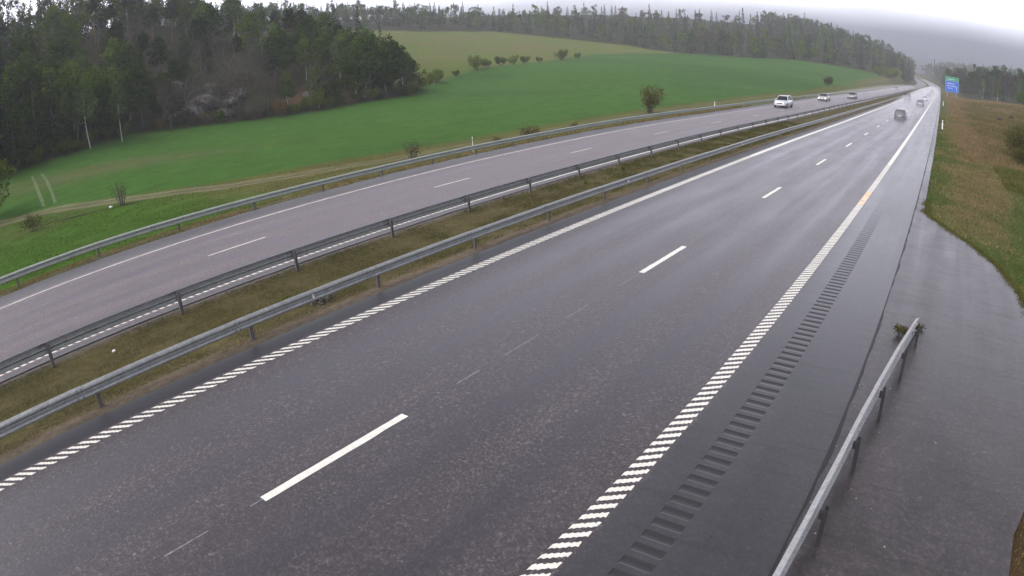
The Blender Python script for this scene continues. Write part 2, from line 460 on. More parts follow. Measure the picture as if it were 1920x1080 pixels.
def foliage(name, c1, c2, trans=0.3, objvar=0.25, scale=0.35):
    m, nt, b = newmat(name)
    nt.nodes.remove(b)
    out = [n for n in nt.nodes if n.type == 'OUTPUT_MATERIAL'][0]
    g = N(nt, 'ShaderNodeTexCoord'); oi = N(nt, 'ShaderNodeObjectInfo'); ge = N(nt, 'ShaderNodeNewGeometry')
    f = noise(nt, g.outputs['Object'], scale, 3)
    rnd = ge.outputs['Random Per Island']
    fa = N(nt, 'ShaderNodeMath', {0: f, 1: 0.65, 2: 0.0}, operation='MULTIPLY_ADD')
    fb = N(nt, 'ShaderNodeMath', {0: rnd, 1: 0.35, 2: fa.outputs[0]}, operation='MULTIPLY_ADD')
    c = mixc(nt, ramp(nt, fb.outputs[0], [(0.25, 0.0), (0.75, 1.0)]), c1, c2)
    v = N(nt, 'ShaderNodeMapRange', {'Value': oi.outputs['Random'], 'To Min': 1-objvar, 'To Max': 1+objvar})
    hs = N(nt, 'ShaderNodeHueSaturation', {'Color': c, 'Value': v.outputs[0]})
    d = N(nt, 'ShaderNodeBsdfDiffuse', {'Color': hs.outputs[0]}); t = N(nt, 'ShaderNodeBsdfTranslucent', {'Color': hs.outputs[0]})
    mxs = N(nt, 'ShaderNodeMixShader', {0: trans, 1: d.outputs[0], 2: t.outputs[0]})
    nt.links.new(mxs.outputs[0], out.inputs[0])
    return m
M['leaf_dark'] = foliage('dark_leaves', (0.023, 0.044, 0.007), (0.052, 0.086, 0.014))
M['leaf_mid'] = foliage('green_leaves', (0.046, 0.078, 0.008), (0.105, 0.150, 0.018))
M['leaf_birch'] = foliage('fresh_birch_leaves', (0.055, 0.095, 0.025), (0.12, 0.18, 0.045))
M['leaf_yellow'] = foliage('yellow_green_leaves', (0.09, 0.13, 0.018), (0.17, 0.21, 0.035))
M['leaf_brown'] = foliage('brown_buds', (0.075, 0.058, 0.028), (0.13, 0.10, 0.045))
M['leaf_orange'] = foliage('orange_brown_leaves', (0.12, 0.075, 0.025), (0.18, 0.12, 0.045))
M['leaf_olive'] = foliage('olive_leaves', (0.07, 0.07, 0.020), (0.125, 0.115, 0.035))
M['needle'] = foliage('spruce_needles', (0.013, 0.026, 0.008), (0.030, 0.050, 0.014), 0.1)
M['twig'] = foliage('bare_twigs', (0.050, 0.044, 0.036), (0.085, 0.075, 0.060), 0.0)
M['bark'] = simple('grey_bark', (0.085, 0.075, 0.062), 0.9, vary=0.4, vs=5)
M['bark_birch'] = simple('birch_bark', (0.42, 0.39, 0.35), 0.8, vary=0.35, vs=4)
M['bark_pine'] = simple('pine_bark', (0.13, 0.07, 0.04), 0.9, vary=0.3, vs=4)
M['rock'] = simple('weathered_granite', (0.115, 0.105, 0.098), 0.9, vary=0.5, vs=1.3)

def grassm(name, cols, trans=0.25):
    m, nt, b = newmat(name); nt.nodes.remove(b)
    out = [n for n in nt.nodes if n.type == 'OUTPUT_MATERIAL'][0]
    g = N(nt, 'ShaderNodeTexCoord'); ge = N(nt, 'ShaderNodeNewGeometry')
    f = noise(nt, g.outputs['Object'], 0.55, 4, 0.6)
    fa = N(nt, 'ShaderNodeMath', {0: f, 1: 0.75, 2: 0.0}, operation='MULTIPLY_ADD')
    fb = N(nt, 'ShaderNodeMath', {0: ge.outputs['Random Per Island'], 1: 0.30, 2: fa.outputs[0]}, operation='MULTIPLY_ADD')
    n = len(cols)
    c = ramp(nt, fb.outputs[0], [(0.25+0.5*i/(n-1), cc) for i, cc in enumerate(cols)])
    d = N(nt, 'ShaderNodeBsdfDiffuse', {'Color': c}); t = N(nt, 'ShaderNodeBsdfTranslucent', {'Color': c})
    mxs = N(nt, 'ShaderNodeMixShader', {0: trans, 1: d.outputs[0], 2: t.outputs[0]})
    nt.links.new(mxs.outputs[0], out.inputs[0]); return m
M['grass_median'] = grassm('median_grass', [(0.065, 0.060, 0.022), (0.10, 0.085, 0.035), (0.085, 0.10, 0.030), (0.16, 0.12, 0.065)])
M['grass_green'] = grassm('green_grass', [(0.05, 0.085, 0.018), (0.075, 0.12, 0.026), (0.12, 0.12, 0.045)])
M['grass_tan'] = grassm('straw_grass', [(0.13, 0.105, 0.045), (0.20, 0.145, 0.075), (0.27, 0.19, 0.10)])
M['grass_olive'] = grassm('olive_grass', [(0.06, 0.075, 0.018), (0.10, 0.105, 0.030), (0.15, 0.125, 0.05)])
M['grass_dry'] = grassm('dry_grass', [(0.095, 0.11, 0.030), (0.18, 0.145, 0.062), (0.28, 0.21, 0.115)])

# ------------------------------------------------------------------ the ground
def build_ground():
    def axis(a, b, fn):
        v = [a]
        while v[-1] < b: v.append(v[-1]+fn(v[-1]))
        return np.array(v)
    xs = axis(-520, 460, lambda x: 0.45 if -26 < x < 16 else (0.9 if -70 < x < 30 else (2.2 if -170 < x < 60 else 8)))
    ys = axis(-60, 1500, lambda y: 0.7 if -5 < y < 45 else (1.3 if y < 130 and y > -12 else (3 if y < 480 else 12)))
    X, Y = np.meshgrid(xs, ys)
    Z = ground_z(X, Y)
    nx, ny = len(xs), len(ys)
    V = np.stack([X, Y, Z], -1).reshape(-1, 3)
    i = np.arange((ny-1)*(nx-1)); r, c = i//(nx-1), i % (nx-1)
    a = r*nx+c
    F = np.stack([a, a+1, a+nx+1, a+nx], 1)
    o = mesh('terrain', V, F, M['ground'], smooth=True)
    tag(o, kind='structure')
    x, y = V[:, 0], V[:, 1]
    u = x-roadx(y)
    k = 1-0.05*sstep(45, 82, y)*(1-sstep(150, 300, y)); u = np.where(u < 0, u/k, u)
    n1 = fbm(x, y, 14, 1); n2 = fbm(x, y, 5, 4); n3 = fbm(x, y, 40, 8)
    def cc(*c): return np.array(c, float)
    def lerp(c, c2, t): return c*(1-t[:, None])+c2*t[:, None]
    field = cc(.044, .104, .018); lush = cc(.042, .095, .010); dry = cc(.085, .085, .026); brown = cc(.15, .105, .06)
    Cc = np.tile(field, (len(x), 1))
    Cc = lerp(Cc, cc(.037, .086, .018), sstep(.35, .7, n3))
    # pale bare patch in the field's near left corner
    bare = np.exp(-(((x+78)*.85+(y-24)*-.45)/5.0)**2-(((x+78)*.45+(y-24)*.85)/17.0)**2)
    Cc = lerp(Cc, cc(.080, .095, .036), np.clip(bare*1.2*(.6+.8*n2), 0, .85))
    # strip beside the track, between rail and field
    dtr = polyd(x, y, TRACK)
    side = np.interp(y, [-40, 9.6, 18.4, 25, 29.6, 45, 80, 130, 200, 300], [-78, -65, -54.5, -44, -41, -37, -35, -33, -31.5, -31])
    near = sstep(-3.5, 1.0, x-side)*(x < 0)
    Cc = lerp(Cc, cc(.058, .090, .018), near)
    Cc = lerp(Cc, dry, near*np.maximum(sstep(.42, .62, n1)*.9, sstep(17, 27, y+8*(n1-.5))*(.55+.5*n2)))
    lushm = near*sstep(24, 15, y+6*(n2-.5))*sstep(-54, -44, x)
    Cc = lerp(Cc, lush, np.clip(lushm*(.55+.6*n2), 0, 1))
    # track ruts
    rut = np.exp(-((dtr-.75)/.42)**2)*sstep(30, -4, y)*0+np.exp(-((dtr-.8)/.45)**2)
    Cc = lerp(Cc, cc(.17, .145, .10), np.clip(rut*np.interp(y, [-50, 24, 45, 150, 200], [1, .95, .5, .35, 0]), 0, 1))
    # meadow over the hedge
    ed = edge_dist(x, y)
    mead = sstep(0, 5, polyside(x, y, [(-106, 112), (-129, 146), (-149, 220), (-165, 300), (-150, 372)]))*(y > 118)
    Cc = lerp(Cc, cc(.085, .115, .022), mead)
    Cc = lerp(Cc, cc(.115, .105, .035), mead*sstep(.45, .6, n1)*.8)
    # forest floor
    fl = sstep(-1.0, 2.0, ed)
    Cc = lerp(Cc, cc(.028, .030, .014), fl)
    Cc = lerp(Cc, cc(.095, .060, .034), fl*np.exp(-(((x+120)/9)**2+((y-92)/8)**2)**2)*.95)
    Cc = lerp(Cc, cc(.060, .055, .045), fl*np.exp(-(((x+130)/16)**2+((y-66)/14)**2)**2)*.7*n2)
    # embankment behind the left rail and cut slope far away
    emb = sstep(-26, -22.5, u)*(u < 0)
    Cc = lerp(Cc, cc(.085, .10, .035), emb)
    Cc = lerp(Cc, cc(.03, .035, .018), sstep(540, 580, y)*(np.abs(u+6) > 18))
    cut = sstep(-40, -30, u)*(u < -20)*sstep(250, 330, y)
    Cc = lerp(Cc, cc(.115, .105, .055), cut*.7*sstep(560, 520, y))
    # verge and gravel by the kerb of each road
    med = (u > -10.2) & (u < -5.2)
    Cc[med] = cc(.085, .074, .034)
    Cc = lerp(Cc, cc(.125, .098, .078), np.where(med, sstep(-6.15, -5.75, u+.25*(n2-.5)), 0.))
    Cc = lerp(Cc, cc(.12, .105, .10), np.where(med, sstep(-9.72, -9.95, u+.2*(n2-.5)), 0.))
    gl = (u < -19.6) & (u > -22.2)
    Cc[gl] = cc(.088, .092, .048)
    # the right side: green verge, brown dry slope, green hollow, ditch
    r_ = u > 6.9
    Rr = np.tile(cc(.055, .072, .020), (len(x), 1))
    dry_c = 9.8+(y-30)*0.028+2.0*(n1-.5)
    wd = 1.5+(y-22)*.030
    Rr = lerp(Rr, cc(.115, .085, .045), np.exp(-((u-dry_c)/np.maximum(wd, .8))**4)*sstep(24, 34, y)*(.55+.5*n2))
    Rr = lerp(Rr, cc(.165, .110, .058), sstep(10.5, 17, u+3*(n2-.5))*sstep(70, 190, y+70*(n1-.5))*sstep(330, 240, y)*sstep(60, 30, u)*(.55+.6*n2))
    Rr = lerp(Rr, cc(.070, .078, .024), sstep(28, 45, u)*.9)
    Rr = lerp(Rr, cc(.05, .05, .03), np.exp(-((u-(22+(y-110)*.10))/1.6)**2)*sstep(95, 110, y)*sstep(330, 220, y))
    Rr = lerp(Rr, cc(.028, .036, .018), np.maximum(sstep(300, 340, y)*sstep(14, 22, u), sstep(520, 560, y)*sstep(9, 12, u)))
    Rr = lerp(Rr, cc(.060, .040, .020), sstep(17, 14, y))
    Cc = np.where(r_[:, None], Rr, Cc)
    Cc = np.clip(Cc, 0.005, .6)
    at = o.data.color_attributes.new('Col', 'FLOAT_COLOR', 'POINT')
    at.data.foreach_set('color', np.concatenate([Cc, np.ones((len(Cc), 1))], 1).astype(np.float32).ravel())
    return o
TRACK = [(-90,-12),(-63.1,9.6),(-59.5,14),(-52.2,18.6),(-41.1,25.2),(-37.5,30),(-34.8,38),(-33.2,55),(-32,90),(-30.5,150)]
def polyside(x, y, pts):
    pts = np.array(pts, float); best = np.full(np.shape(x), 1e9); sg = np.zeros(np.shape(x))
    for a, b in zip(pts[:-1], pts[1:]):
        d = b-a; t = np.clip(((x-a[0])*d[0]+(y-a[1])*d[1])/(d@d), 0, 1)
        dx, dy = x-(a[0]+t*d[0]), y-(a[1]+t*d[1]); ds = np.hypot(dx, dy)
        m = ds < best-1e-6; best = np.where(m, ds, best); sg = np.where(m, np.sign(d[0]*dy-d[1]*dx), sg)
    return best*sg
terrain = build_ground()

# ------------------------------------------------------------------ roads
SS = np.concatenate([np.arange(-12, 60, 1.0), np.arange(60, 200, 4.0), np.arange(200, 1150, 12.0)])
def strip(name, u0, u1, z, mat, s=None, nu=1, kind='structure', jit=None):
    s = SS if s is None else np.asarray(s, float)
    rows = []
    for k in range(nu+1):
        t = k/nu
        a = u0(s) if callable(u0) else np.full(len(s), u0)
        b = u1(s) if callable(u1) else np.full(len(s), u1)
        rows.append(a*(1-t)+b*t)
    U = np.stack(rows, 1)
    zz = z if np.isscalar(z) else np.asarray(z)[:, None]
    V = W(np.repeat(s[:, None], nu+1, 1), U, zz)
    uv = np.stack([U, np.repeat(s[:, None], nu+1, 1)], -1).reshape(-1, 2)
    F = [(i*(nu+1)+k, i*(nu+1)+k+1, (i+1)*(nu+1)+k+1, (i+1)*(nu+1)+k) for i in range(len(s)-1) for k in range(nu)]
    F = np.array(F)
    o = mesh(name, V.reshape(-1, 3), F, mat, uv=uv)
    return tag(o, kind=kind)
def wob(base, amp, sc, seed):
    return lambda s: base+amp*(fbm(s, s*0, sc, seed, 3)-.5)*2
fineS = np.concatenate([np.arange(-8, 60, .2), np.arange(60, 200, 2), np.arange(200, 1150, 12.0)])
strip('near_carriageway', -4.62, 4.33, 0.0, M['asph_main'])
strip('inner_shoulder', wob(-5.30, .06, .9, 3), -4.62, -0.004, M['asph_inner'], fineS)
strip('far_carriageway', -18.9, -10.4, 0.0, M['asph_far'])
strip('far_outer_shoulder', wob(-20.55, .10, 1.2, 5), -18.9, -0.004, M['asph_farsh'], fineS)
strip('far_inner_shoulder', -10.4, wob(-10.08, .04, .9, 6), -0.004, M['asph_farsh'], fineS)

# outer shoulder of the near road, with the milled rumble grooves as real dips
def shoulder(name, ua, ub, ga, gb, per, ph, smax, mat, umir=1):
    s = [-8.0]; z = [0.0]
    k0 = int((-6-ph)/per)
    k = k0
    while True:
        c = ph+per*k
        if c > smax: break
        for d, zz in ((-.088, 0), (-.060, -.009), (-.03, -.013), (0, -.015), (.03, -.013), (.060, -.009), (.088, 0)):
            s.append(c+d); z.append(zz*float(1-.9*sstep(15, smax, c)))
        k += 1
    for q in list(np.arange(smax+2, 200, 6))+list(np.arange(200, 1150, 15)): s.append(q); z.append(0)
    s = np.array(s); z = np.array(z)
    us = [ua, ga, ga+.02*np.sign(gb-ga), gb-.02*np.sign(gb-ga), gb, ub]
    prof = [0, 0, 1, 1, 0, 0]
    U = np.tile(us, (len(s), 1)).astype(float)
    Z = z[:, None]*np.array(prof)[None]
    V = W(np.repeat(s[:, None], 6, 1), U, Z)
    uv = np.stack([U, np.repeat(s[:, None], 6, 1)], -1).reshape(-1, 2)
    F, fm = [], []
    for i in range(len(s)-1):
        for k in range(5):
            a = i*6+k
            F.append((a, a+1, a+7, a+6) if ub > ua else (a, a+6, a+7, a+1))
            fm.append(1 if (1 <= k <= 3 and (z[i] < -.0035 or z[i+1] < -.0035)) else 0)
    o = mesh(name, V.reshape(-1, 3), np.array(F), [mat, M['groove']], uv=uv, fm=fm)
    return tag(o, kind='structure')
shoulder('outer_shoulder', 4.33, 6.60, 4.855, 5.315, .2863, 6.34-.088, 36, M['asph_shoulder'])

# apron (old asphalt beyond the joint), reaching the grass
def apron():
    out = [(9.55,-9),(9.6,2),(9.72,6),(9.95,8.2),(10.35,10),(10.8,13),(10.95,16),(10.85,18.5),(10.6,20.5),(10.1,22.7),(9.3,24.8),(8.4,26.7),(7.6,28.4),(7.1,29.6),(7.04,32)]
    sv = np.array([p[1] for p in out]); uv_ = np.array([p[0] for p in out])
    s = np.concatenate([np.arange(-9, 33, .3), np.arange(33, 120, 3), np.arange(120, 1150, 15)])
    uo = np.interp(s, sv, uv_)+np.where(s < 33, .12*(fbm(s, s*0, 1.1, 9, 4)-.5)*2, .05*(fbm(s, s*0, 4, 9)-.5))
    def ui(q): return 6.615+.035*(fbm(q, q*0, 0.8, 12, 4)-.5)*2
    strip('apron', ui, lambda q: uo, -0.003, M['asph_apron'], s, nu=8)
    strip('pavement_joint', lambda q: 6.601+0*q, lambda q: ui(q)+.02+.05*vnoise(q, q*0, .6, 31), -0.0015, M['seam'], np.concatenate([np.arange(-8, 60, .15), np.arange(60, 150, 2)]))
apron()

# painted lines
def ragged_bar(uA, uB, s0, skew, ln, teeth, z, V, F, jitter):
    """one zigzag bar of the profiled edge line"""
    n = teeth*2
    up, lo = [], []
    for i in range(n+1):
        t = i/n; uu = uA+(uB-uA)*t; sc = s0+skew*t
        zg = .016 if i % 2 else -.008
        up.append((uu+.004*jitter.standard_normal(), sc+ln/2+zg+.004*jitter.standard_normal()))
        lo.append((uu+.004*jitter.standard_normal(), sc-ln/2+zg+.004*jitter.standard_normal()))
    b = len(V)
    for i in range(n+1):
        V.append((*lo[i],)); V.append((*up[i],))
    for i in range(n):
        F.append((b+2*i, b+2*i+2, b+2*i+3, b+2*i+1))
def edge_line(name, uA, uB, ph, per, skew, ln, smax, send, mat, label, group):
    V, F = [], []
    j = np.random.default_rng(3)
    k = int((-4-ph)/per)
    while ph+per*k < smax:
        s0 = ph+per*k
        ragged_bar(uA, uB, s0, skew, (ln+(per*.80-ln)*float(sstep(8, 34, s0)))*(1+.05*j.standard_normal()), 5, 0, V, F, j)  # bars lengthen with distance: sensor bloom imitated in the paint's shape
        k += 1
    P = np.array(V)
    V3 = W(P[:, 1], P[:, 0], 0.004)
    nb = len(V3)
    V3 = list(map(tuple, V3)); F = list(F)
    s = np.concatenate([np.arange(smax+per*.3, 200, 3.0), np.arange(200, 1150, 12)])
    b = nb
    A, B = W(s, uA, 0.004), W(s, uB, 0.004)
    for a_, b_ in zip(A, B): V3.append(tuple(a_)); V3.append(tuple(b_))
    for i in range(len(s)-1): F.append((b+2*i, b+2*i+1, b+2*i+3, b+2*i+2))
    o = mesh(name, V3, F, mat)
    return tag(o, kind='structure')
edge_line('painted_edge_line', 3.99, 4.285, 4.65, .2334, .235, .118, 44, 0, M['paint'], '', '')
edge_line('painted_edge_line', -4.535, -4.21, 1.265, .2585, .345, .125, 40, 0, M['paint'], '', '')
edge_line('painted_edge_line', -10.70, -10.54, 1.2, .262, .10, .15, 26, 0, M['paint'], '', '')
def plain_line(name, u0, u1, s0, s1, mat, z=.004, ds=1.0, jag=0.004, seed=1):
    s = np.arange(s0, s1+ds*.5, ds) if s1-s0 < 100 else np.concatenate([np.arange(s0, 100, ds), np.arange(100, s1, 8)])
    if s[-1] < s1: s = np.append(s, s1)
    j = np.random.default_rng(seed)
    a = u0+jag*j.standard_normal(len(s)); b = u1+jag*j.standard_normal(len(s))
    A, B = W(s, a, z), W(s, b, z)
    V = np.stack([A, B], 1).reshape(-1, 3)
    F = np.array([(2*i, 2*i+1, 2*i+3, 2*i+2) for i in range(len(s)-1)])
    return tag(mesh(name, V, F, mat), kind='structure')
plain_line('painted_edge_line', -18.56, -18.42, -10, 1140, M['paint_old'])
plain_line('stained_line_patch', 4.01, 4.265, 29.0, 32.6, simple('orange_stained_paint', (.66, .50, .33), .55, vary=.35, vs=4), z=.008, ds=.2, jag=.01, seed=77)
for i in range(60):                                   # lane line, 3 m dashes
    s0 = 3.44+12*i-12
    if s0 > 620: break
    plain_line('painted_lane_dash', -.08, .085, s0, s0+3.06, M['paint'], ds=.25, seed=i)
for i in range(60):
    s0 = 10.3+12.42*i-12.42
    if s0 > 600: break
    plain_line('painted_lane_dash', -14.78, -14.66, s0, s0+2.65, M['paint_old'], ds=.5, seed=i+90)
# faint pre-marking strokes between the dashes
for s0, s1 in ((1.62, 2.35), (3.2, 3.45), (7.9, 8.55), (9.35, 10.5), (11.6, 12.6), (14.2, 15.3), (19.0, 20.3), (20.8, 22.2), (24.5, 25.6), (31.5, 33.0)):
    plain_line('painted_guide_stroke', -.025, .012, s0, s1, M['paint_faint'], ds=.2, jag=.003, seed=int(s0*10))

# ------------------------------------------------------------------ guard rails
PROF = [(0.000, .312), (.030, .322), (.078, .352), (.082, .385), (.070, .412), (.012, .452), (.004, .468), (.012, .484), (.070, .522), (.082, .550), (.076, .583), (.028, .612), (0.0, .622)]
def guard_rail(label, ufn, side, s0, s1, ph, per, nposts, pmat, zoff=0.0, far_step=12, endfn=None, group=None, pout=.052, bmat='galv', hk=1.0):
    root = empty('guard_rail', tuple(W(s0, ufn(s0), 0)))
    tag(root, label, 'guard rail', group)
    rl = Vector(root.location)
    V, F = [], []
    prof = [(d, .622-(.622-z)*hk) for d, z in PROF]
    back = [(d-.004, z) for d, z in PROF[::-1]]
    ring = prof+back; n = len(ring)
    # beam sections, each lapped over the next
    s = s0; k = 0
    while s < s1:
        L = per if s < 200 else per*6
        e = min(s+L, s1)
        st = [s-.10]+list(np.linspace(s, e, 3))[1:-1]+[e+.06]
        proud = [0.004, .002, 0.0]
        dzj = .004*math.sin(k*2.3)
        b = len(V)
        for q, (ss, pr) in enumerate(zip(st, proud)):
            uu = ufn(ss); zz = endfn(ss) if endfn else 0.0
            for d, z in ring:
                V.append(Vector(W(ss, uu+side*(d+pr), z*1.0+zz+dzj+zoff))-rl)
        for q in range(2):
            for i in range(n):
                i2 = (i+1) % n
                f = (b+q*n+i, b+q*n+i2, b+(q+1)*n+i2, b+(q+1)*n+i)
                F.append(f if side > 0 else f[::-1])
        F.append(tuple(b+i for i in range(n))[::-1]); F.append(tuple(b+2*n+i for i in range(n)))
        s = e; k += 1
    mb = MB(); mb.add(V, F)
    # lap bolts
    s = s0+per; 
    while s < min(s1, 60):
        for dz in (.36, .40, .535, .575):
            for ds in (-.07, .05):
                c = Vector(W(s+ds, ufn(s)+side*.078, dz+(endfn(s) if endfn else 0)+zoff))-rl
                mb.box(c.x-.014, c.x+.014, c.y-.014, c.y+.014, c.z-.012, c.z+.012, 1)
        s += per
    mb.build('beam', [M[bmat], M['galv_dark']], root)
    # posts: sigma channels behind the beam
    p = MB()
    a = .05; d = .028; t = .006
    p.box(-t, 0, -a, a, -.35, .60); p.box(-.055, -t, a-t, a, -.35, .60); p.box(-.055, -t, -a, -a+t, -.35, .60)
    p.box(0, .052, -.035, .035, .42, .52)
    post = None
    for i in range(nposts):
        ss = ph+per*i
        if ss > s1-.2: break
        if ss < s0: continue
        loc = Vector(W(ss, ufn(ss)-side*pout, zoff+(endfn(ss) if endfn else 0)))-rl
        if post is None: o = post = p.build('post', pmat, root)
        else:
            o = post.copy(); COL.objects.link(o); o.parent = root
        o.location = loc
        o.rotation_euler = (random.uniform(-.02, .02), random.uniform(-.03, .03), heading(ss)+(0 if side > 0 else math.pi)+random.uniform(-.03, .03))
    return root
g1 = guard_rail('grey guard rail between the median grass and the near carriageway, corrugated face towards the camera', lambda s: -5.70, 1, -6.0, 900, 2.76-4.17*2, 4.17, 92, M['rust'])
g2 = guard_rail('dark guard rail seen from behind, its posts in front, between median and far carriageway', lambda s: -9.66, -1, -6.0, 900, 2.54-4.21*2, 4.21, 92, M['galv_post'], hk=.68)
g3 = guard_rail('steel guard rail with pale green top edge along the green field, beyond the far carriageway', lambda s: float(np.interp(s, [3, 8, 16, 22, 42, 60, 300], [-21.5, -21.4, -20.85, -20.5, -20.6, -20.95, -20.9])), 1, -6.0, 620, 3.69-4.17*2, 4.17, 92, M['galv_dark'], bmat='galv_green')
u4 = lambda s: float(np.interp(s, [-8, 5.4, 6.8, 8.9, 10, 12.3, 14.3, 15.4], [6.72, 6.83, 6.88, 6.99, 7.07, 7.31, 7.50, 7.62]))
g4 = guard_rail('short bright guard rail at the bottom right, ending in a tuft of weeds', u4, -1, -6.0, 15.0, 6.8-4.0*.46*7, 1.84, 14, M['post_black'], endfn=lambda s: float(np.interp(s, [12.4, 15.2], [0, -.30])), pout=.10, bmat='galv_light')


# reflectors on the median rail
for ss, u0, par in ((8.78, -5.70, g1), (25.5, -5.70, g1), (42, -5.7, g1)):
    mb = MB(); mb.add([(0, -.004, .0), (.0, .006, .0), (.10, -.004, -.0), (.10, .006, 0), (.05, -.004, .13), (.05, .006, .13)], [(0, 2, 4), (1, 5, 3), (0, 1, 3, 2), (2, 3, 5, 4), (4, 5, 1, 0)])
    o = mb.build('reflector', simple('white_reflector', (.75, .75, .74), .35), par)
    o.location = Vector(W(ss, u0+.02, .42))-Vector(par.location)

# ------------------------------------------------------------------ marker posts
def marker_post(loc, label, h=1.0, w=.09):
    root = empty('marker_post', loc); tag(root, label, 'marker post', 'marker posts along the road')
    mb = MB(); mb.box(-w/2, w/2, -.02, .02, -.25, h*.78); mb.box(-w/2, w/2, -.02, .02, h*.86, h)
    mb.build('shaft', simple('white_plastic_post', (.78, .78, .76), .5), root)
    mb = MB(); mb.box(-w/2-.002, w/2+.002, -.022, .022, h*.78, h*.86); mb.build('dark_band', simple('black_band', (.02, .02, .02), .5), root)
    mb = MB(); mb.box(-.02, .02, -.026, -.022, h*.80, h*.85); mb.build('reflector', simple('post_reflector', (.6, .6, .58), .3), root)
    return root
def gz(x, y): return float(ground_z(np.array([x]), np.array([y]))[0])
marker_post((7.62, 88.3, gz(7.62, 88.3)), 'white marker post on the right verge nearest to the camera', 1.25, .16)
marker_post((7.6, 190, gz(7.6, 190)), 'white marker post further up the right verge, below the blue sign', 1.25, .16)
marker_post((-23.6, 36, gz(-23.6, 36)), 'thin pale marker post behind the far guard rail beside the dirt track', 1.15, .025)
marker_post((-23.6, 86, gz(-23.6, 86)), 'small white marker post behind the far guard rail, just left of the silver car', 1.1, .10)

# ------------------------------------------------------------------ direction sign
def big_sign():
    s, u = 300.0, 9.1
    p = W(s, u, 0)
    root = empty('direction_sign', (float(p[0]), float(p[1]), gz(p[0], p[1])), heading(s))
    tag(root, 'large blue road sign with a green top panel on the right verge', 'road sign')
    b = float(p[2])-float(root.location.z)
    z0, z1, zt, w = 3.1, 7.9, 9.7, 6.3
    z0 += b; z1 += b; zt += b
    mb = MB(); mb.box(0, w, -.05, .05, z0, z1-.02); mb.build('blue_panel', simple('sign_blue', (.010, .10, .48), .45), root)
    mb = MB(); mb.box(0, w, -.05, .05, z1+.02, zt); mb.build('green_panel', simple('sign_green', (.012, .23, .10), .45), root)
    wm = simple('sign_white', (.42, .5, .55), .45)
    def frame(a0, a1, c0, c1, name):
        t = .06; e = -.056
        mb = MB(); mb.box(a0, a1, e, -.050, c0, c0+t); mb.box(a0, a1, e, -.050, c1-t, c1); mb.box(a0, a0+t, e, -.050, c0+t, c1-t); mb.box(a1-t, a1, e, -.050, c0+t, c1-t)
        mb.build(name, wm, root)
    frame(.08, w-.08, z0+.08, z1-.10, 'border'); frame(.08, w-.08, z1+.10, zt-.08, 'border')
    rr = random.Random(4)
    wl = simple('sign_lettering', (.5, .54, .56), .5)
    for zz, xa, xb in ((z0+3.5, .6, 4.6), (z0+2.5, .6, 5.0), (z0+1.5, 1.1, 3.6), (zt-1.2, .9, 4.4)):   # rows of unreadable lettering
        x = xa; mb = MB(); P_t, P_b = [], []
        while x < xb:                                   # one ragged band per row of words too far to read
            hh = rr.uniform(.10, .36); P_t.append((x, zz+hh)); P_b.append((x, zz-.02*rr.random())); x += rr.uniform(.10, .22)
        n = len(P_t); V = [(a, -.057, b) for a, b in P_b]+[(a, -.057, b) for a, b in P_t]
        mb.add(V, [(i, i+1, n+i+1, n+i) for i in range(n-1)]); mb.build('lettering', wl, root)
    mb = MB(); mb.box(5.25, 5.45, -.057, -.0505, z0+.7, z0+2.1); mb.add([(5.0, -.056, z0+2.1), (5.7, -.056, z0+2.1), (5.35, -.056, z0+2.7)], [(0, 1, 2)])
    mb.build('arrow', wm, root)
    for x in (1.1, w-1.1):
        mb = MB()
        for dx in (-.16, .16): mb.tube([(x+dx, .16, -.4), (x+dx, .16, zt-.3)], .06, 8)
        z = 0
        while z < zt-1.2:
            mb.tube([(x-.16, .16, z), (x+.16, .16, z+.6)], .025, 5); mb.tube([(x+.16, .16, z+.6), (x-.16, .16, z+1.2)], .025, 5); z += 1.2
        mb.build('lattice_post', M['galv'], root)
big_sign()

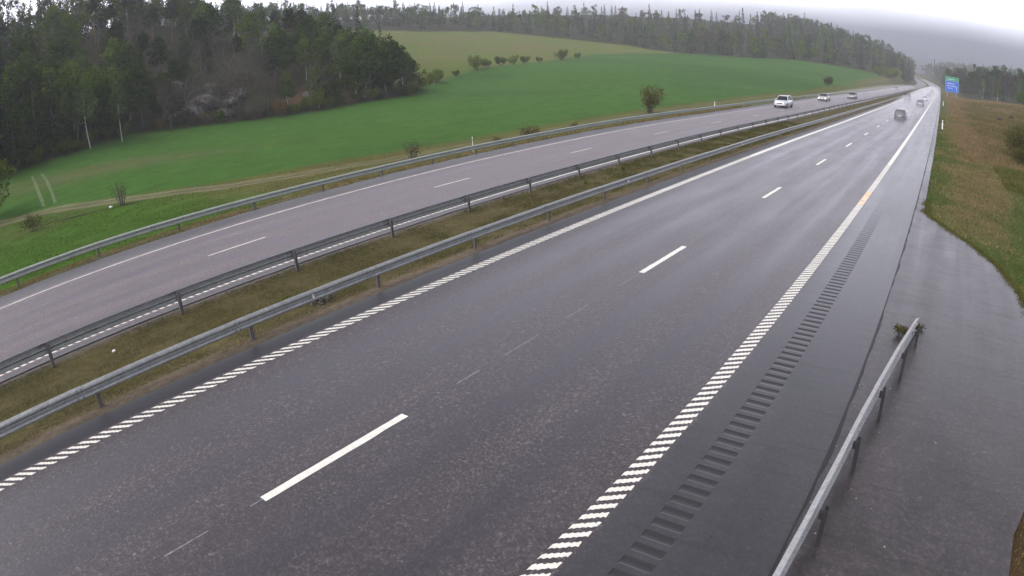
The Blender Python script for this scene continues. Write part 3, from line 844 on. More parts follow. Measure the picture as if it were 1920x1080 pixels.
# ------------------------------------------------------------------ vehicles
M['glass'] = simple('dark_car_glass', (.015, .018, .02), .08)
M['tyre'] = simple('tyre_rubber', (.018, .018, .018), .8)
M['rim'] = simple('alloy_rim', (.35, .35, .36), .35, .7)
M['plate'] = simple('number_plate', (.7, .7, .68), .5)
M['blackp'] = simple('black_plastic', (.02, .02, .022), .5)
M['lampon'] = simple('lit_headlamp', (1.0, .96, .86), .2, emit=1.0)
M['lampoff'] = simple('clear_headlamp', (.45, .47, .5), .12)
M['taillit'] = simple('red_tail_lamp', (.16, .012, .010), .25)
def car(kind, col, label, s, u, lit=True, away=True, metal=.35, z_extra=0.0):
    """front is +y. kind: estate / sedan / suv / van / hatch"""
    D = dict(estate=(4.75, 1.84, 1.48), sedan=(4.7, 1.82, 1.44), suv=(4.7, 1.90, 1.70), van=(5.3, 1.95, 2.05), hatch=(4.15, 1.78, 1.48))[kind]
    L, Wd, H = D; h = Wd/2
    p = W(s, u, 0.0)
    root = empty('car' if kind != 'van' else 'van', (float(p[0]), float(p[1]), float(p[2])+.002), heading(s)+(0 if away else math.pi))
    tag(root, label, 'car' if kind != 'van' else 'van', 'vehicles driving on the motorway')
    pm = simple('car_paint', col, .32, metal, coat=.6)
    belt = {'suv': 1.05, 'van': 1.15}.get(kind, .93)
    hood = {'suv': 1.0, 'van': 1.10}.get(kind, .82)
    tail = {'sedan': .98}.get(kind, belt)
    f = L/2
    st = [(-f, .80, .42, tail-.22), (-f+.08, .93, .24, tail-.05), (-f+.45, 1.0, .20, tail), (-f*.35, 1.0, .18, belt), (f*.28, 1.0, .18, belt), (f*.42, 1.0, .18, belt-.02), (f-.75, .98, .20, hood), (f-.25, .92, .22, hood-.10), (f-.04, .80, .26, hood-.24), (f, .70, .34, hood-.34)]
    V, F = [], []
    for y, k, zb, zt in st:
        w = h*k; zm = zb+(zt-zb)*.55
        ring = [(w*.80, zb), (w*.97, zb+.07), (w, zm-.08), (w*.995, zm+.05), (w*.955, zt-.06), (w*.85, zt), (w*.4, zt+.025)]
        V += [(x, y, z) for x, z in ring]+[(-x, y, z) for x, z in ring[::-1]]
    n = 14
    for i in range(len(st)-1):
        for k in range(n):
            k2 = (k+1) % n
            F.append((i*n+k, (i+1)*n+k, (i+1)*n+k2, i*n+k2))
    F.append(tuple(range(n))); F.append(tuple((len(st)-1)*n+k for k in range(n))[::-1])
    mesh('body', V, F, pm, root, smooth=True)
    # greenhouse: rear glass base, roof rear, roof front, windscreen base
    yb, yr, yf, yw = {'estate': (-f+.12, -f+.55, f*.02, f*.42), 'sedan': (-f+.75, -f*.38, f*.02, f*.42), 'suv': (-f+.12, -f+.50, f*.05, f*.42), 'van': (-f+.05, -f+.22, f*.35, f*.66), 'hatch': (-f+.10, -f+.60, f*.02, f*.44)}[kind]
    wb, wr = h*.90, h*.70
    if kind == 'van': wr = h*.82
    zr = H-.05; zb = belt-.03
    side = lambda sx: [(sx*wb, yb, zb), (sx*wr, yr, zr), (sx*wr, yf, zr), (sx*wb, yw, zb-.02)]
    g = M['glass']
    def quad(name, P, m, th=.012):
        P = [Vector(q) for q in P]; nn = (P[1]-P[0]).cross(P[2]-P[0]).normalized()*th
        return mesh(name, [q for q in P]+[q-nn for q in P], [(0, 1, 2, 3), (7, 6, 5, 4), (0, 4, 5, 1), (1, 5, 6, 2), (2, 6, 7, 3), (3, 7, 4, 0)], m, root)
    Rr, Ll = side(1), side(-1)
    quad('side_window', [Rr[0], Rr[3], Rr[2], Rr[1]], g if kind != 'van' else pm); quad('side_window', [Ll[0], Ll[1], Ll[2], Ll[3]], g if kind != 'van' else pm)
    quad('windscreen', [Rr[3], Ll[3], Ll[2], Rr[2]], g); quad('rear_window', [Rr[0], Rr[1], Ll[1], Ll[0]], g)
    mb = MB()
    V = []
    for y, zz, k in ((yr-.06, zr-.02, .97), (yr+.08, zr+.035, 1), ((yr+yf)/2, H, 1), (yf-.1, zr+.035, 1), (yf+.06, zr-.02, .97)):
        V += [(-wr*k-.015, y, zz-.03), (-wr*.8, y, zz+.01), (wr*.8, y, zz+.01), (wr*k+.015, y, zz-.03)]
    F = [(i*4+k, i*4+k+1, i*4+k+5, i*4+k+4) for i in range(4) for k in range(3)]
    b = len(V); V += [(x, y, z-.03) for x, y, z in V]
    F += [(b+i*4+k, b+i*4+k+4, b+i*4+k+5, b+i*4+k+1) for i in range(4) for k in range(3)]
    F += [(i*4, i*4+4, b+i*4+4, b+i*4) for i in range(4)]+[(i*4+3, b+i*4+3, b+i*4+7, i*4+7) for i in range(4)]+[(0, b, b+1, 1), (1, b+1, b+2, 2), (2, b+2, b+3, 3), (16, 17, b+17, b+16), (17, 18, b+18, b+17), (18, 19, b+19, b+18)]
    mesh('roof', V, F, pm, root, smooth=False)
    for P in (Rr, Ll):
        for a, c in ((0, 1), (3, 2)):
            mb = MB(); mb.tube([P[a], P[c]], .035, 6); mb.build('pillar', pm, root)
        mid = [(P[0][i]*.5+P[3][i]*.5) for i in range(3)]; mid2 = [(P[1][i]*.5+P[2][i]*.5) for i in range(3)]
        mb = MB(); mb.tube([mid, mid2], .03, 6); mb.build('pillar', M['blackp'], root)
    # wheels
    R_ = .34 if kind in ('suv', 'van') else .32
    for sx in (-1, 1):
        for y in (-f+.85, f-.88):
            V, F = [], []; ns = 20
            for x, r in ((-.11, R_*.62), (-.11, R_*.93), (-.07, R_), (.07, R_), (.11, R_*.93), (.11, R_*.62)):
                V += [(x, r*math.cos(2*math.pi*k/ns), r*math.sin(2*math.pi*k/ns)) for k in range(ns)]
            F = [(i*ns+k, i*ns+(k+1) % ns, (i+1)*ns+(k+1) % ns, (i+1)*ns+k) for i in range(5) for k in range(ns)]
            F += [tuple(range(ns))[::-1], tuple(5*ns+k for k in range(ns))]
            w = mesh('wheel', V, F, M['tyre'], root, smooth=False); w.location = (sx*(h-.095), y, R_)
            mb = MB(); V = []
            for k in range(10):
                a = 2*math.pi*k/10; r = R_*.58
                V.append((sx*.118, r*math.cos(a), r*math.sin(a)))
            mb.add(V+[(sx*.112, q[1], q[2]) for q in V], [tuple(range(10)), tuple(range(10, 20))[::-1]]+[(k, (k+1) % 10, 10+(k+1) % 10, 10+k) for k in range(10)])
            mb.build('rim', M['rim'], w)
    for sx in (-1, 1):
        mb = MB(); mb.box(min(sx*h*.52, sx*h*.82), max(sx*h*.52, sx*h*.82), f-.20, f-.02 if True else f, hood-.33, hood-.17)
        mb.build('headlight', M['lampon'] if (lit and not away) else M['lampoff'], root)
        mb = MB(); mb.box(min(sx*h*.66, sx*h*.90), max(sx*h*.66, sx*h*.90), -f-.005, -f+.18, tail-.30, tail-.10); mb.build('tail_light', M['taillit'], root)
        mb = MB(); mb.box(min(sx*h*.98, sx*(h+.14)), max(sx*h*.98, sx*(h+.14)), yw-.28, yw-.12, belt-.02, belt+.13); mb.build('wing_mirror', pm, root)
    mb = MB(); mb.box(-h*.42, h*.42, f-.06, f+.012, hood-.46, hood-.28); mb.build('grille', M['blackp'], root)
    mb = MB(); mb.box(-h*.82, h*.82, f-.16, f-.005, .22, .34); mb.build('bumper', M['blackp'], root)
    mb = MB(); mb.box(-h*.8, h*.8, -f+.01, -f+.12, .24, .40); mb.build('bumper', M['blackp'], root)
    mb = MB(); mb.box(-.26, .26, -f-.014, -f+.01, tail-.42, tail-.31); mb.build('number_plate', M['plate'], root)
    mb = MB(); mb.box(-.26, .26, f+.004, f+.020, .44, .55); mb.build('number_plate', M['plate'], root)
    return root
car('suv', (.62, .64, .66), 'silver white car coming closer, nearest one on the far carriageway', 94.0, -16.6, away=False, lit=False)
car('estate', (.33, .31, .28), 'beige grey car with a lit headlamp, second of those coming on the far carriageway', 126, -16.4, away=False)
car('estate', (.26, .26, .255), 'light grey car, third of those coming on the far carriageway', 152, -14.4, away=False, lit=False)
car('sedan', (.05, .05, .055), 'small dark car far away on the left lane bend of the far carriageway', 330, -15.9, away=False)
car('estate', (.022, .023, .027), 'dark car in a cloud of spray, nearest of those driving away', 97.5, 1.30).scale = (.92, .92, .92)
car('estate', (.16, .165, .18), 'mid grey car driving away in the right lane close to the edge line', 160, 2.15)
car('van', (.045, .045, .05), 'dark van driving away in the left lane beside the median', 188, -2.7)
car('hatch', (.62, .63, .66), 'white car driving away just ahead of the mid grey car in the right lane', 210, 2.0)
car('sedan', (.07, .07, .08), 'dark car small in the distance ahead of the white one in the right lane', 275, 1.9)
car('suv', (.7, .7, .7), 'bright white vehicle at the far end of the near carriageway, left lane', 400, -2.0)
car('van', (.7, .7, .7), 'bright white van at the far end of the near carriageway, right lane', 370, 1.9)
car('estate', (.6, .6, .6), 'pale car small in the distance in the left lane, beyond the dark van', 300, -2.1)
car('suv', (.05, .05, .055), 'small dark car far off in the right lane, just before the white van', 330, 2.2)
car('sedan', (.05, .05, .06), 'tiny dark car at the far end of the near carriageway beside white vehicles', 480, -2.2)

# ------------------------------------------------------------------ trees and shrubs
def leaf_cards(P, size, r, jit=.35, aspect=.6):
    """P: n x 3 centres -> diamonds turned every way"""
    n = len(P)
    a = r.standard_normal((n, 3)); a /= np.linalg.norm(a, axis=1)[:, None]
    b = r.standard_normal((n, 3)); b -= (b*a).sum(1)[:, None]*a; b /= np.linalg.norm(b, axis=1)[:, None]
    sz = (np.asarray(size)*(1+jit*r.standard_normal(n)))[:, None]
    V = np.stack([P+a*sz, P+b*sz*aspect, P-a*sz*.8, P-b*sz*aspect*.9], 1).reshape(-1, 3)
    F = np.arange(4*n).reshape(n, 4)
    return V, F
def crown_points(lobes, n, r, fill=.55):
    out = []
    vol = np.array([l[3]*l[4]*l[5] for l in lobes])**.8; cnt = (vol/vol.sum()*n).astype(int)+1
    for (x, y, z, rx, ry, rz), c in zip(lobes, cnt):
        d = r.standard_normal((c, 3)); d /= np.linalg.norm(d, axis=1)[:, None]
        rad = fill+(1-fill)*r.random(c)**.6
        rad = np.where(r.random(c) < .12, rad*1.18, rad)
        out.append(np.array([x, y, z])+d*rad[:, None]*np.array([rx, ry, rz]))
    return np.concatenate(out)
def limb(mb, p0, p1, r0, r1, r, bend=.08, seg=4):
    p0, p1 = Vector(p0), Vector(p1); L = (p1-p0).length
    pts, rs = [], []
    off = Vector(r.standard_normal(3))*L*bend
    for i in range(seg+1):
        t = i/seg
        pts.append(p0.lerp(p1, t)+off*math.sin(t*math.pi)); rs.append(r0*(1-t)+r1*t)
    mb.tube(pts, rs, 6, cap=False); return pts
def make_broad(seed, h=13, cr=3.6, base=.28, n=2600, leaf=.26, mat='leaf_mid', bark='bark', airy=.5, trunk_r=.17, lean=0.0, stems=1):
    r = np.random.default_rng(seed); mb = MB(); lobes = []
    for sidx in range(stems):
        a0 = r.random()*6.28; lx, ly = lean*h*.5+(.12*h*math.cos(a0) if stems > 1 else 0), (.12*h*math.sin(a0) if stems > 1 else 0)
        trunk = limb(mb, (0, 0, -.4), (lx, ly, h*.86), trunk_r/stems**.4, .03, r, .02, 7)
        nb = 15//stems+3
        for i in range(nb):
            t = base+(1-base)*(i+.5)/nb*.95; k = int(t*6.99); p = trunk[min(k, 7)].lerp(trunk[min(k+1, 7)], t*7-k if k < 7 else 0)
            ang = i*2.4+r.random(); reach = cr*math.sin(min(1, (1-t)*1.25+.18)*math.pi*.5)*(.62+.5*r.random())
            e = p+Vector((math.cos(ang)*reach, math.sin(ang)*reach, reach*(.35+.5*r.random())))
            limb(mb, p, e, trunk_r*.35*(1-t*.7), .015, r, .10, 3)
            q = p.lerp(e, .62); rr = cr*.30*(.7+.6*r.random())
            lobes.append((q.x, q.y, q.z, rr*1.15, rr*1.15, rr*.85)); lobes.append((e.x, e.y, e.z, rr*.75, rr*.75, rr*.6))
        tp = trunk[-1]; lobes.append((tp.x, tp.y, tp.z, cr*.34, cr*.34, cr*.5))
    V, F = leaf_cards(crown_points(lobes, n, r, airy), leaf, r)
    return dict(trunk=(mb, bark), crown=(V, F, mat))
def make_spruce(seed, h=16, cr=2.6, n=2600, mat='needle'):
    r = np.random.default_rng(seed); mb = MB(); mb.tube([(0, 0, -.4), (0, 0, h*.5), (0, 0, h)], [.2, .12, .02], 7)
    P, S = [], []
    z = h*.10
    while z < h:
        t = z/h; rad = cr*(1-t)**.85+.12; nb = max(5, int(11*(1-t)+3))
        for i in range(nb):
            a = r.random()*6.28; L = rad*(.7+.45*r.random()); m = max(3, int(n/260*L))
            q = r.random(m)**.7*L
            P.append(np.stack([np.cos(a)*q+.10*r.standard_normal(m), np.sin(a)*q+.10*r.standard_normal(m), z-q*.28+.12*r.standard_normal(m)], 1)); S.append(.26*(.6+.5*(1-t))*np.ones(m))
        z += .42+.25*r.random()
    P = np.concatenate(P); V, F = leaf_cards(P, np.concatenate(S), r, .3, .45)
    return dict(trunk=(mb, 'bark'), crown=(V, F, mat))
def make_pine(seed, h=15):
    d = make_broad(seed, h, 2.6, .62, 1500, .24, 'needle', 'bark_pine', .4, .17); return d
def make_bare(seed, h=13, cr=4.2, mat='twig', stems=1, tw=1900, fork=True, size=.32):
    r = np.random.default_rng(seed); mb = MB(); P = []
    def grow(p, d, L, rad, lev):
        e = p+d*L; limb(mb, p, e, rad, rad*.62, r, .06, 3)
        if lev == 0:
            m = 26
            for _ in range(m): P.append(e+Vector(r.standard_normal(3))*L*.45)
            return
        for k in range(3 if lev > 1 else 4):
            v = Vector(r.standard_normal(3)); nd = (d+v*.42+Vector((0, 0, .12))).normalized()
            grow(p.lerp(e, .55+.45*r.random()), nd, L*(.62+.15*r.random()), rad*.52, lev-1)
    for s_ in range(stems):
        a = r.random()*6.28
        grow(Vector((.1*s_, 0, -.3)), Vector((.22*math.cos(a), .22*math.sin(a), 1)).normalized(), h*.36, .20 if stems == 1 else .09, 3)
    P = np.array([tuple(p) for p in P]); idx = r.choice(len(P), min(tw, len(P)), replace=False)
    V, F = leaf_cards(P[idx], size, r, .4, .05)
    return dict(trunk=(mb, 'bark'), crown=(V, F, mat))
def make_bush(seed, h=2.5, w=2.2, n=1500, leaf=.10, mat='leaf_olive', stems=9, airy=.3, cone=.35):
    r = np.random.default_rng(seed); mb = MB(); lobes = []
    for i in range(stems):
        a = r.random()*6.28; q = w*.5*r.random()**.5
        e = Vector((math.cos(a)*q, math.sin(a)*q, h*(.6+.4*r.random())))
        limb(mb, (math.cos(a)*.15*w*.5, math.sin(a)*.15*w*.5, -.15), e, .03*h/2.5, .006, r, .05, 3)
        lobes.append((e.x*.95, e.y*.95, e.z*.80, w*cone*.5, w*cone*.5, h*.24)); lobes.append((e.x*.7, e.y*.7, e.z*.5, w*cone*.45, w*cone*.45, h*.2))
    V, F = leaf_cards(crown_points(lobes, n, r, airy), leaf, r, .4, .5)
    return dict(trunk=(mb, 'bark'), crown=(V, F, mat))
_PR = {}
def plant(kind, maker, x, y, label, cat, group=None, sc=1.0, rz=None, dz=0.0, key=None, name=None, sz=None):
    """first use of a key builds the plant; later ones copy it and its parts"""
    rz = random.random()*6.28 if rz is None else rz
    z = gz(x, y)+dz
    root = empty(name or kind, (x, y, z), rz); root.scale = (sc, sc, sz or sc)
    tag(root, label, cat, group)
    if key not in _PR:
        d = maker()
        tm = d['trunk'][0].build('trunk' if cat == 'tree' else 'stems', M[d['trunk'][1]], root, smooth=True)
        V, F, m = d['crown']
        c = mesh('crown' if cat == 'tree' else 'leaves', V, F, M[m], root)
        _PR[key] = (tm, c)
    else:
        for q in _PR[key]:
            o = q.copy(); COL.objects.link(o); o.parent = root
    return root

SP = {
 'birch0': ('birch_tree', lambda: make_broad(11, 14, 2.7, .42, 2300, .22, 'leaf_birch', 'bark_birch', .45, .13)),
 'birch1': ('birch_tree', lambda: make_broad(12, 13, 2.4, .38, 2000, .21, 'leaf_birch', 'bark_birch', .45, .11, .10)),
 'birch2': ('birch_tree', lambda: make_broad(13, 12, 2.9, .30, 2600, .22, 'leaf_mid', 'bark_birch', .45, .12)),
 'broad0': ('broadleaf_tree', lambda: make_broad(21, 13, 3.8, .18, 3600, .26, 'leaf_mid')),
 'broad1': ('broadleaf_tree', lambda: make_broad(22, 14, 4.2, .20, 3800, .27, 'leaf_dark')),
 'broad2': ('broadleaf_tree', lambda: make_broad(23, 10, 3.6, .10, 3200, .25, 'leaf_dark')),
 'yellow': ('broadleaf_tree', lambda: make_broad(24, 9, 3.2, .10, 3400, .17, 'leaf_yellow')),
 'spruce0': ('spruce_tree', lambda: make_spruce(31, 17, 2.7)),
 'spruce1': ('spruce_tree', lambda: make_spruce(32, 14, 2.4)),
 'pine': ('pine_tree', lambda: make_pine(41, 14)),
 'bare0': ('bare_tree', lambda: make_bare(51, 13)),
 'bare1': ('bare_tree', lambda: make_bare(52, 10, stems=3)),
 'bushg': ('bush', lambda: make_bush(61, 4.5, 5.0, 2400, .17, 'leaf_yellow', 12)),
 'bushd': ('bush', lambda: make_bush(62, 3.0, 4.0, 1800, .16, 'leaf_mid', 10)),
 'busho': ('bush', lambda: make_bush(63, 3.4, 3.0, 1500, .14, 'leaf_orange', 10)),
 'bushb': ('bush', lambda: make_bush(64, 3.0, 3.6, 1500, .15, 'twig', 14)),
}
def P_(key, x, y, label, cat='tree', group=None, sc=1.0, **k):
    return plant(SP[key][0], SP[key][1], x, y, label, cat, group, sc, key=key, **k)

# single trees of the wood's edge that can be told apart
P_('birch0', -110.5, 33.8, 'birch with a straight white trunk at the edge of the dark wood', sc=1.0)
P_('birch1', -111.2, 40.5, 'birch with a leaning white trunk, right of the straight one at the wood edge', sc=.95, rz=2.6)
P_('bare0', -112.8, 51.8, 'big grey leafless tree with a forked trunk at the edge of the field', sc=1.0)
P_('yellow', -67.5, 7.6, 'yellow green tree at the left border, in front of the dark wood', sc=1.1, dz=-.6)
P_('bushg', -110.2, 84.6, 'round bright green bush at the edge of the field, below the rocky slope', 'bush', sc=1.0)
P_('busho', -110.2, 76.0, 'pointed orange brown bush at the edge of the field', 'bush', sc=1.1)
P_('birch2', -113.5, 80.5, 'slim green tree with a pale trunk between the orange bush and the bright green bush', sc=.8)
P_('pine', -117.5, 94.5, 'pine with a reddish bare trunk beside the pale rocks', sc=.8)
P_('birch1', -113, 101.5, 'left one of two white trunked birches at the right end of the wood', sc=.95, rz=.6)
P_('birch0', -114, 112.5, 'right one of two white trunked birches at the right end of the wood', sc=.95)
P_('birch2', -110.5, 106.5, 'leafy green birch between the two white trunks at the right end of the wood', sc=.95)
# the rest of the wood on the slope
r5 = np.random.default_rng(55)
def inwood(n, x0, x1, y0, y1, dmin, dmax, mind, ex=()):
    pts = []
    xs = r5.uniform(x0, x1, n*30); ys = r5.uniform(y0, y1, n*30); dd = edge_dist(xs, ys)
    for x, y, d in zip(xs, ys, dd):
        if d < dmin or d > dmax: continue
        if any((x-a)**2+(y-b)**2 < c*c for a, b, c in ex): continue
        if any((x-a)**2+(y-b)**2 < mind*mind for a, b in pts): continue
        pts.append((x, y))
        if len(pts) >= n: break
    return pts
clear = [(-124, 66, 6), (-120, 91, 7.0), (-117, 76, 3.5), (-132, 70, 4)]
LBL = {'spruce': 'dark spruce', 'broad': 'dark green broadleaf tree', 'birch': 'fresh green birch', 'bare': 'grey leafless tree', 'pine': 'bare stemmed pine'}
GRP = {'spruce': 'spruces', 'broad': 'broadleaf trees', 'birch': 'birches', 'bare': 'leafless trees', 'pine': 'pines'}
def mixput(pts, table):
    for x, y in pts:
        sel = table(x, y); k = sel[r5.integers(len(sel))]; b = k.rstrip('0123456789')
        d_ = float(edge_dist(np.array([x]), np.array([y]))[0])
        where = 'in the front row' if d_ < 10 else ('halfway up the slope' if d_ < 34 else 'high on the slope')
        side_ = 'left end of the wood' if y < 45 else ('rocky middle of the wood' if y < 86 else 'right end of the wood')
        P_(k, x, y, '%s %s, %s' % (LBL[b], where, side_), group='%s %s, %s' % (GRP[b], where, side_), sc=float(r5.uniform(.85, 1.25)))
def tab_front(x, y):
    if y < 36: return ['broad1', 'broad2', 'spruce1', 'birch2', 'broad0', 'spruce0', 'broad0']
    if y < 50: return ['broad2', 'bare1', 'broad0', 'birch2', 'broad1']
    if y < 84: return ['bare0', 'bare1', 'bare1', 'broad2', 'birch2']
    return ['birch2', 'broad0', 'birch0', 'broad2', 'broad1']
def tab_back(x, y):
    if y < 52: return ['spruce0', 'spruce1', 'broad1', 'broad1', 'birch0', 'broad0', 'broad0']
    if y < 90: return ['bare0', 'bare1', 'spruce1', 'bare0', 'broad2', 'pine']
    return ['broad0', 'birch2', 'broad1', 'spruce0', 'pine', 'birch0']
mixput(inwood(70, -140, -60, -35, 120, 1.8, 10, 3.2, clear), tab_front)
mixput(inwood(105, -165, -70, -40, 140, 10, 34, 4.0, clear), tab_back)
mixput(inwood(100, -225, -90, -40, 175, 34, 80, 5.2), tab_back)
for x, y in inwood(60, -135, -75, -30, 118, .4, 5, 2.0, [(-120, 91, 5)]):
    k = ['bushd', 'bushb', 'bushd', 'bushb', 'bushd', 'busho', 'bushb'][r5.integers(7)] if y > 45 else 'bushd'
    P_(k, x, y, {'bushd': 'dark green undergrowth bush at the foot of the wood', 'bushb': 'grey twiggy bush at the foot of the wood', 'busho': 'brown leaved bush at the foot of the wood'}[k], 'bush', {'bushd': 'green bushes along the wood edge', 'bushb': 'twiggy bushes along the wood edge', 'busho': 'brown bushes along the wood edge'}[k], sc=float(r5.uniform(.6, 1.0)))
# hedge between field and meadow
for i, (x, y, sc) in enumerate([(-112, 118, 1), (-117, 124.5, .9), (-121, 131, .8), (-126, 139, 1.1), (-128.5, 143, 1.15), (-133, 156, .7), (-138, 172, 1.3), (-141, 181, 1.1), (-144.5, 194, 1.3), (-146, 203, 1.0), (-148.5, 214, 1.2), (-151, 228, .9), (-152, 246, 1.3), (-154, 262, 1.0)]):
    P_('bushd' if i % 3 else 'bushg', x, y, 'leafy green bush in the hedge between green field and meadow', 'bush', 'hedge bushes above the field', sc=sc*.9)

# rocks on the slope
def rock(x, y, sx, sy, sz, label, seed, group=None):
    r = np.random.default_rng(seed)
    bm = bmesh.new(); bmesh.ops.create_icosphere(bm, subdivisions=3, radius=1)
    for v in bm.verts:
        n = vnoise(v.co.x*2+seed, v.co.y*2+v.co.z*1.7, 1.0, seed)-.5; n2 = vnoise(v.co.x*5+v.co.z*4, v.co.y*5-v.co.z*3, 1.0, seed+3)-.5
        v.co *= 1+.55*n+.18*n2
        v.co = Vector((v.co.x*sx, v.co.y*sy, v.co.z*sz))
    me = bpy.data.meshes.new('rock'); bm.to_mesh(me); bm.free(); me.materials.append(M['rock'])
    o = bpy.data.objects.new('rock', me); COL.objects.link(o)
    o.location = (x, y, gz(x, y)+sz*.25); o.rotation_euler = (0, 0, r.random()*6.28)
    return tag(o, label, 'rock', group)
rock(-121, 93, 3.6, 2.0, .9, 'flat pale rock on the reddish brown clearing in the wood', 3)
rock(-126, 100, 1.8, 1.2, .6, 'small pale rock right of the flat one in the clearing', 4)
for i, (x, y, a, b, c) in enumerate([(-122, 61, 3.2, 2.2, 1.6), (-126, 66, 4.0, 2.6, 2.0), (-131, 69, 5.0, 3, 2.2), (-124, 72, 2.6, 2, 1.4), (-134, 62, 4.5, 3, 2.4), (-121, 57, 2.2, 1.6, 1.3), (-129, 76, 3.2, 2.2, 1.5), (-119, 67, 1.8, 1.4, 1.1)]):
    rock(x, y, a, b, c, 'grey granite outcrop showing through the bare trees on the slope', 10+i, 'granite outcrops on the slope')

# shrubs by the track and the rail
r6 = np.random.default_rng(6)
def shrub(key, mk, x, y, label, sc=1, cat='bush', sz=None): return plant('shrub', mk, x, y, label, cat, None, sc, key=key, sz=sz)
shrub('s1', lambda: make_bush(71, 2.3, 1.5, 260, .06, 'leaf_olive', 22, .1, .4), -47.6, 17.9, 'leafless upright shrub beside the dirt track and the ditch')
shrub('s2', lambda: make_bush(72, 1.7, 2.2, 900, .07, 'leaf_olive', 12, .1, .5), -50.8, 9.9, 'dark tangled shrub at the left end of the dirt track')
shrub('s3', lambda: make_bush(73, 1.9, 1.5, 300, .06, 'leaf_brown', 18, .1, .4), -31.4, 37.4, 'thin reddish bare shrub behind the far guard rail')
shrub('s4', lambda: make_bush(74, 4.6, 4.4, 2600, .12, 'leaf_olive', 16, .35, .42), -31.6, 82.0, 'large brownish green shrub standing alone at the edge of the green field', sc=.86)
shrub('s5', lambda: make_bush(75, 1.3, 2.4, 700, .07, 'leaf_brown', 16, .1, .5), -30.4, 52.5, 'low dry brown shrub behind the far guard rail, left of the large shrub')
shrub('s6', lambda: make_bush(76, 4.0, 3.4, 1800, .16, 'leaf_brown', 12, .35, .42), -34, 232, 'small brown shrub in the field beyond the third oncoming car', sc=.9)
for i, (x, y) in enumerate([(-30.2, 60), (-30.4, 47)]):
    o = plant('shrub', lambda: make_bush(77, 1.0, 1.6, 420, .06, 'leaf_brown', 12, .1, .5), x, y, 'low tuft of dry brown weeds behind the far guard rail', 'bush', 'dry weeds along the field', .75+.3*r6.random(), key='s7')
# right-hand side: big blurred shrub, row beside the ditch
shrub('s8', lambda: make_bush(78, 3.4, 6.0, 4200, .12, 'leaf_olive', 20, .3, .38), 17.2, 73, 'wide olive brown shrub on the right slope at the picture edge')
for i, (x, y, sc) in enumerate([(19.5, 82, 1.0), (21, 90, 1.15), (16.2, 66, .7), (23, 99, 1.1), (18.8, 92, .7), (25, 108, 1.2), (17.6, 60, .6)]):
    plant('shrub', None, x, y, 'olive brown shrub in the thicket on the bank at the right edge', 'bush', 'thicket on the right bank', sc*.8, key='s8')
shrub('s9', lambda: make_bush(79, 5.5, 5.0, 2600, .2, 'leaf_mid', 12, .4, .4), 38.5, 246, 'round green bush beyond the ditch on the right, in front of the wood')
for i, (x, y, sc) in enumerate([(19, 128, .6), (24, 150, .7)]):
    P_('bushb', x, y, 'small dry bush on the brown slope on the right', 'bush', 'dry bushes on the right slope', sc=sc*.45)
# pale trunks at the foot of the right-hand wood
for i, (x, y) in enumerate([(36, 330), (47, 322), (60, 318), (70, 330), (82, 335), (29, 345), (93, 330)]):
    P_(['birch2', 'birch0', 'birch1'][i % 3], x, y, 'pale trunked birch at the front of the hazy wood on the right', group='birches before the right-hand wood', sc=float(r6.uniform(.8, 1.0)))
for i, (x, y, k, sc) in enumerate([(-31, 452, 'bushg', 1.6), (-33, 462, 'bushd', 2.2), (-36, 440, 'bushg', 1.5), (-30, 474, 'bushd', 2.0), (-38, 452, 'bushd', 1.9), (-33, 505, 'bushb', 2), (-31, 520, 'bushg', 1.7)]):
    P_(k, x, y, 'pale green bush at the far right corner of the field where the cut slope begins', 'bush', 'bushes by the cut slope', sc=sc)

# far woods: hundreds of trees that read as one mass
def wood(name, pts, label, mats, seed, hs=(11, 18), dens=250, leaf=.62):
    r = np.random.default_rng(seed); Vs, Fs, ms = [], [], []; b = 0
    mb = MB()
    for x, y in pts:
        h = r.uniform(*hs)*(1.15 if r.random() < .12 else 1); z = gz(x, y); t = r.random()
        n = int(dens*(h/14))
        if t < .5:      # conifer
            zz = r.random(n)**1.25*h*.93+h*.06; rad = (1-zz/h)**.85*2.5+.15; q = rad*r.random(n)**.5; a = r.random(n)*6.28
            Pn = np.stack([q*np.cos(a), q*np.sin(a), zz-q*.25], 1); mi = 0; sz = leaf*(.5+.5*(1-zz/h))
        else:
            lob = [(r.normal()*1.5, r.normal()*1.5, h*r.uniform(.35, .9), r.uniform(1.2, 2.0), r.uniform(1.2, 2.0), r.uniform(1.2, 2.2)) for _ in range(9)]
            Pn = crown_points(lob, n, r, .3); mi = 1 if t < .8 else 2; sz = leaf*np.ones(len(Pn))
        V, F = leaf_cards(Pn+np.array([x, y, z]), sz, r, .3, .6)
        Vs.append(V); Fs.append(F+b); b += len(V); ms += [mi]*len(F)
        mb.tube([(x, y, z-.5), (x, y, z+h*.8)], [.17, .05], 5, cap=False)
    tV = np.array([tuple(v) for v in mb.V]); tF = np.array(mb.F)+b
    Vs.append(tV); Fs.append(tF); ms += [3]*len(tF)
    o = mesh(name, np.concatenate(Vs), np.concatenate(Fs), [M[m] for m in mats]+[M['bark']], fm=ms)
    return tag(o, label, 'wood', kind='stuff')
def scat(n, fn, box, mind, seed):
    r = np.random.default_rng(seed); pts = []; cell = {}
    tries = 0
    while len(pts) < n and tries < n*60:
        tries += 1
        x = r.uniform(box[0], box[1]); y = r.uniform(box[2], box[3])
        if not fn(x, y): continue
        k = (int(x//mind), int(y//mind))
        if any((x-a)**2+(y-b_)**2 < mind*mind for i in (-1, 0, 1) for j in (-1, 0, 1) for a, b_ in cell.get((k[0]+i, k[1]+j), ())): continue
        pts.append((x, y)); cell.setdefault(k, []).append((x, y))
    return pts
def f_left(x, y):
    d = float(edge_dist(np.array([x]), np.array([y]))[0])
    return 3 < d < 150 and y > 365
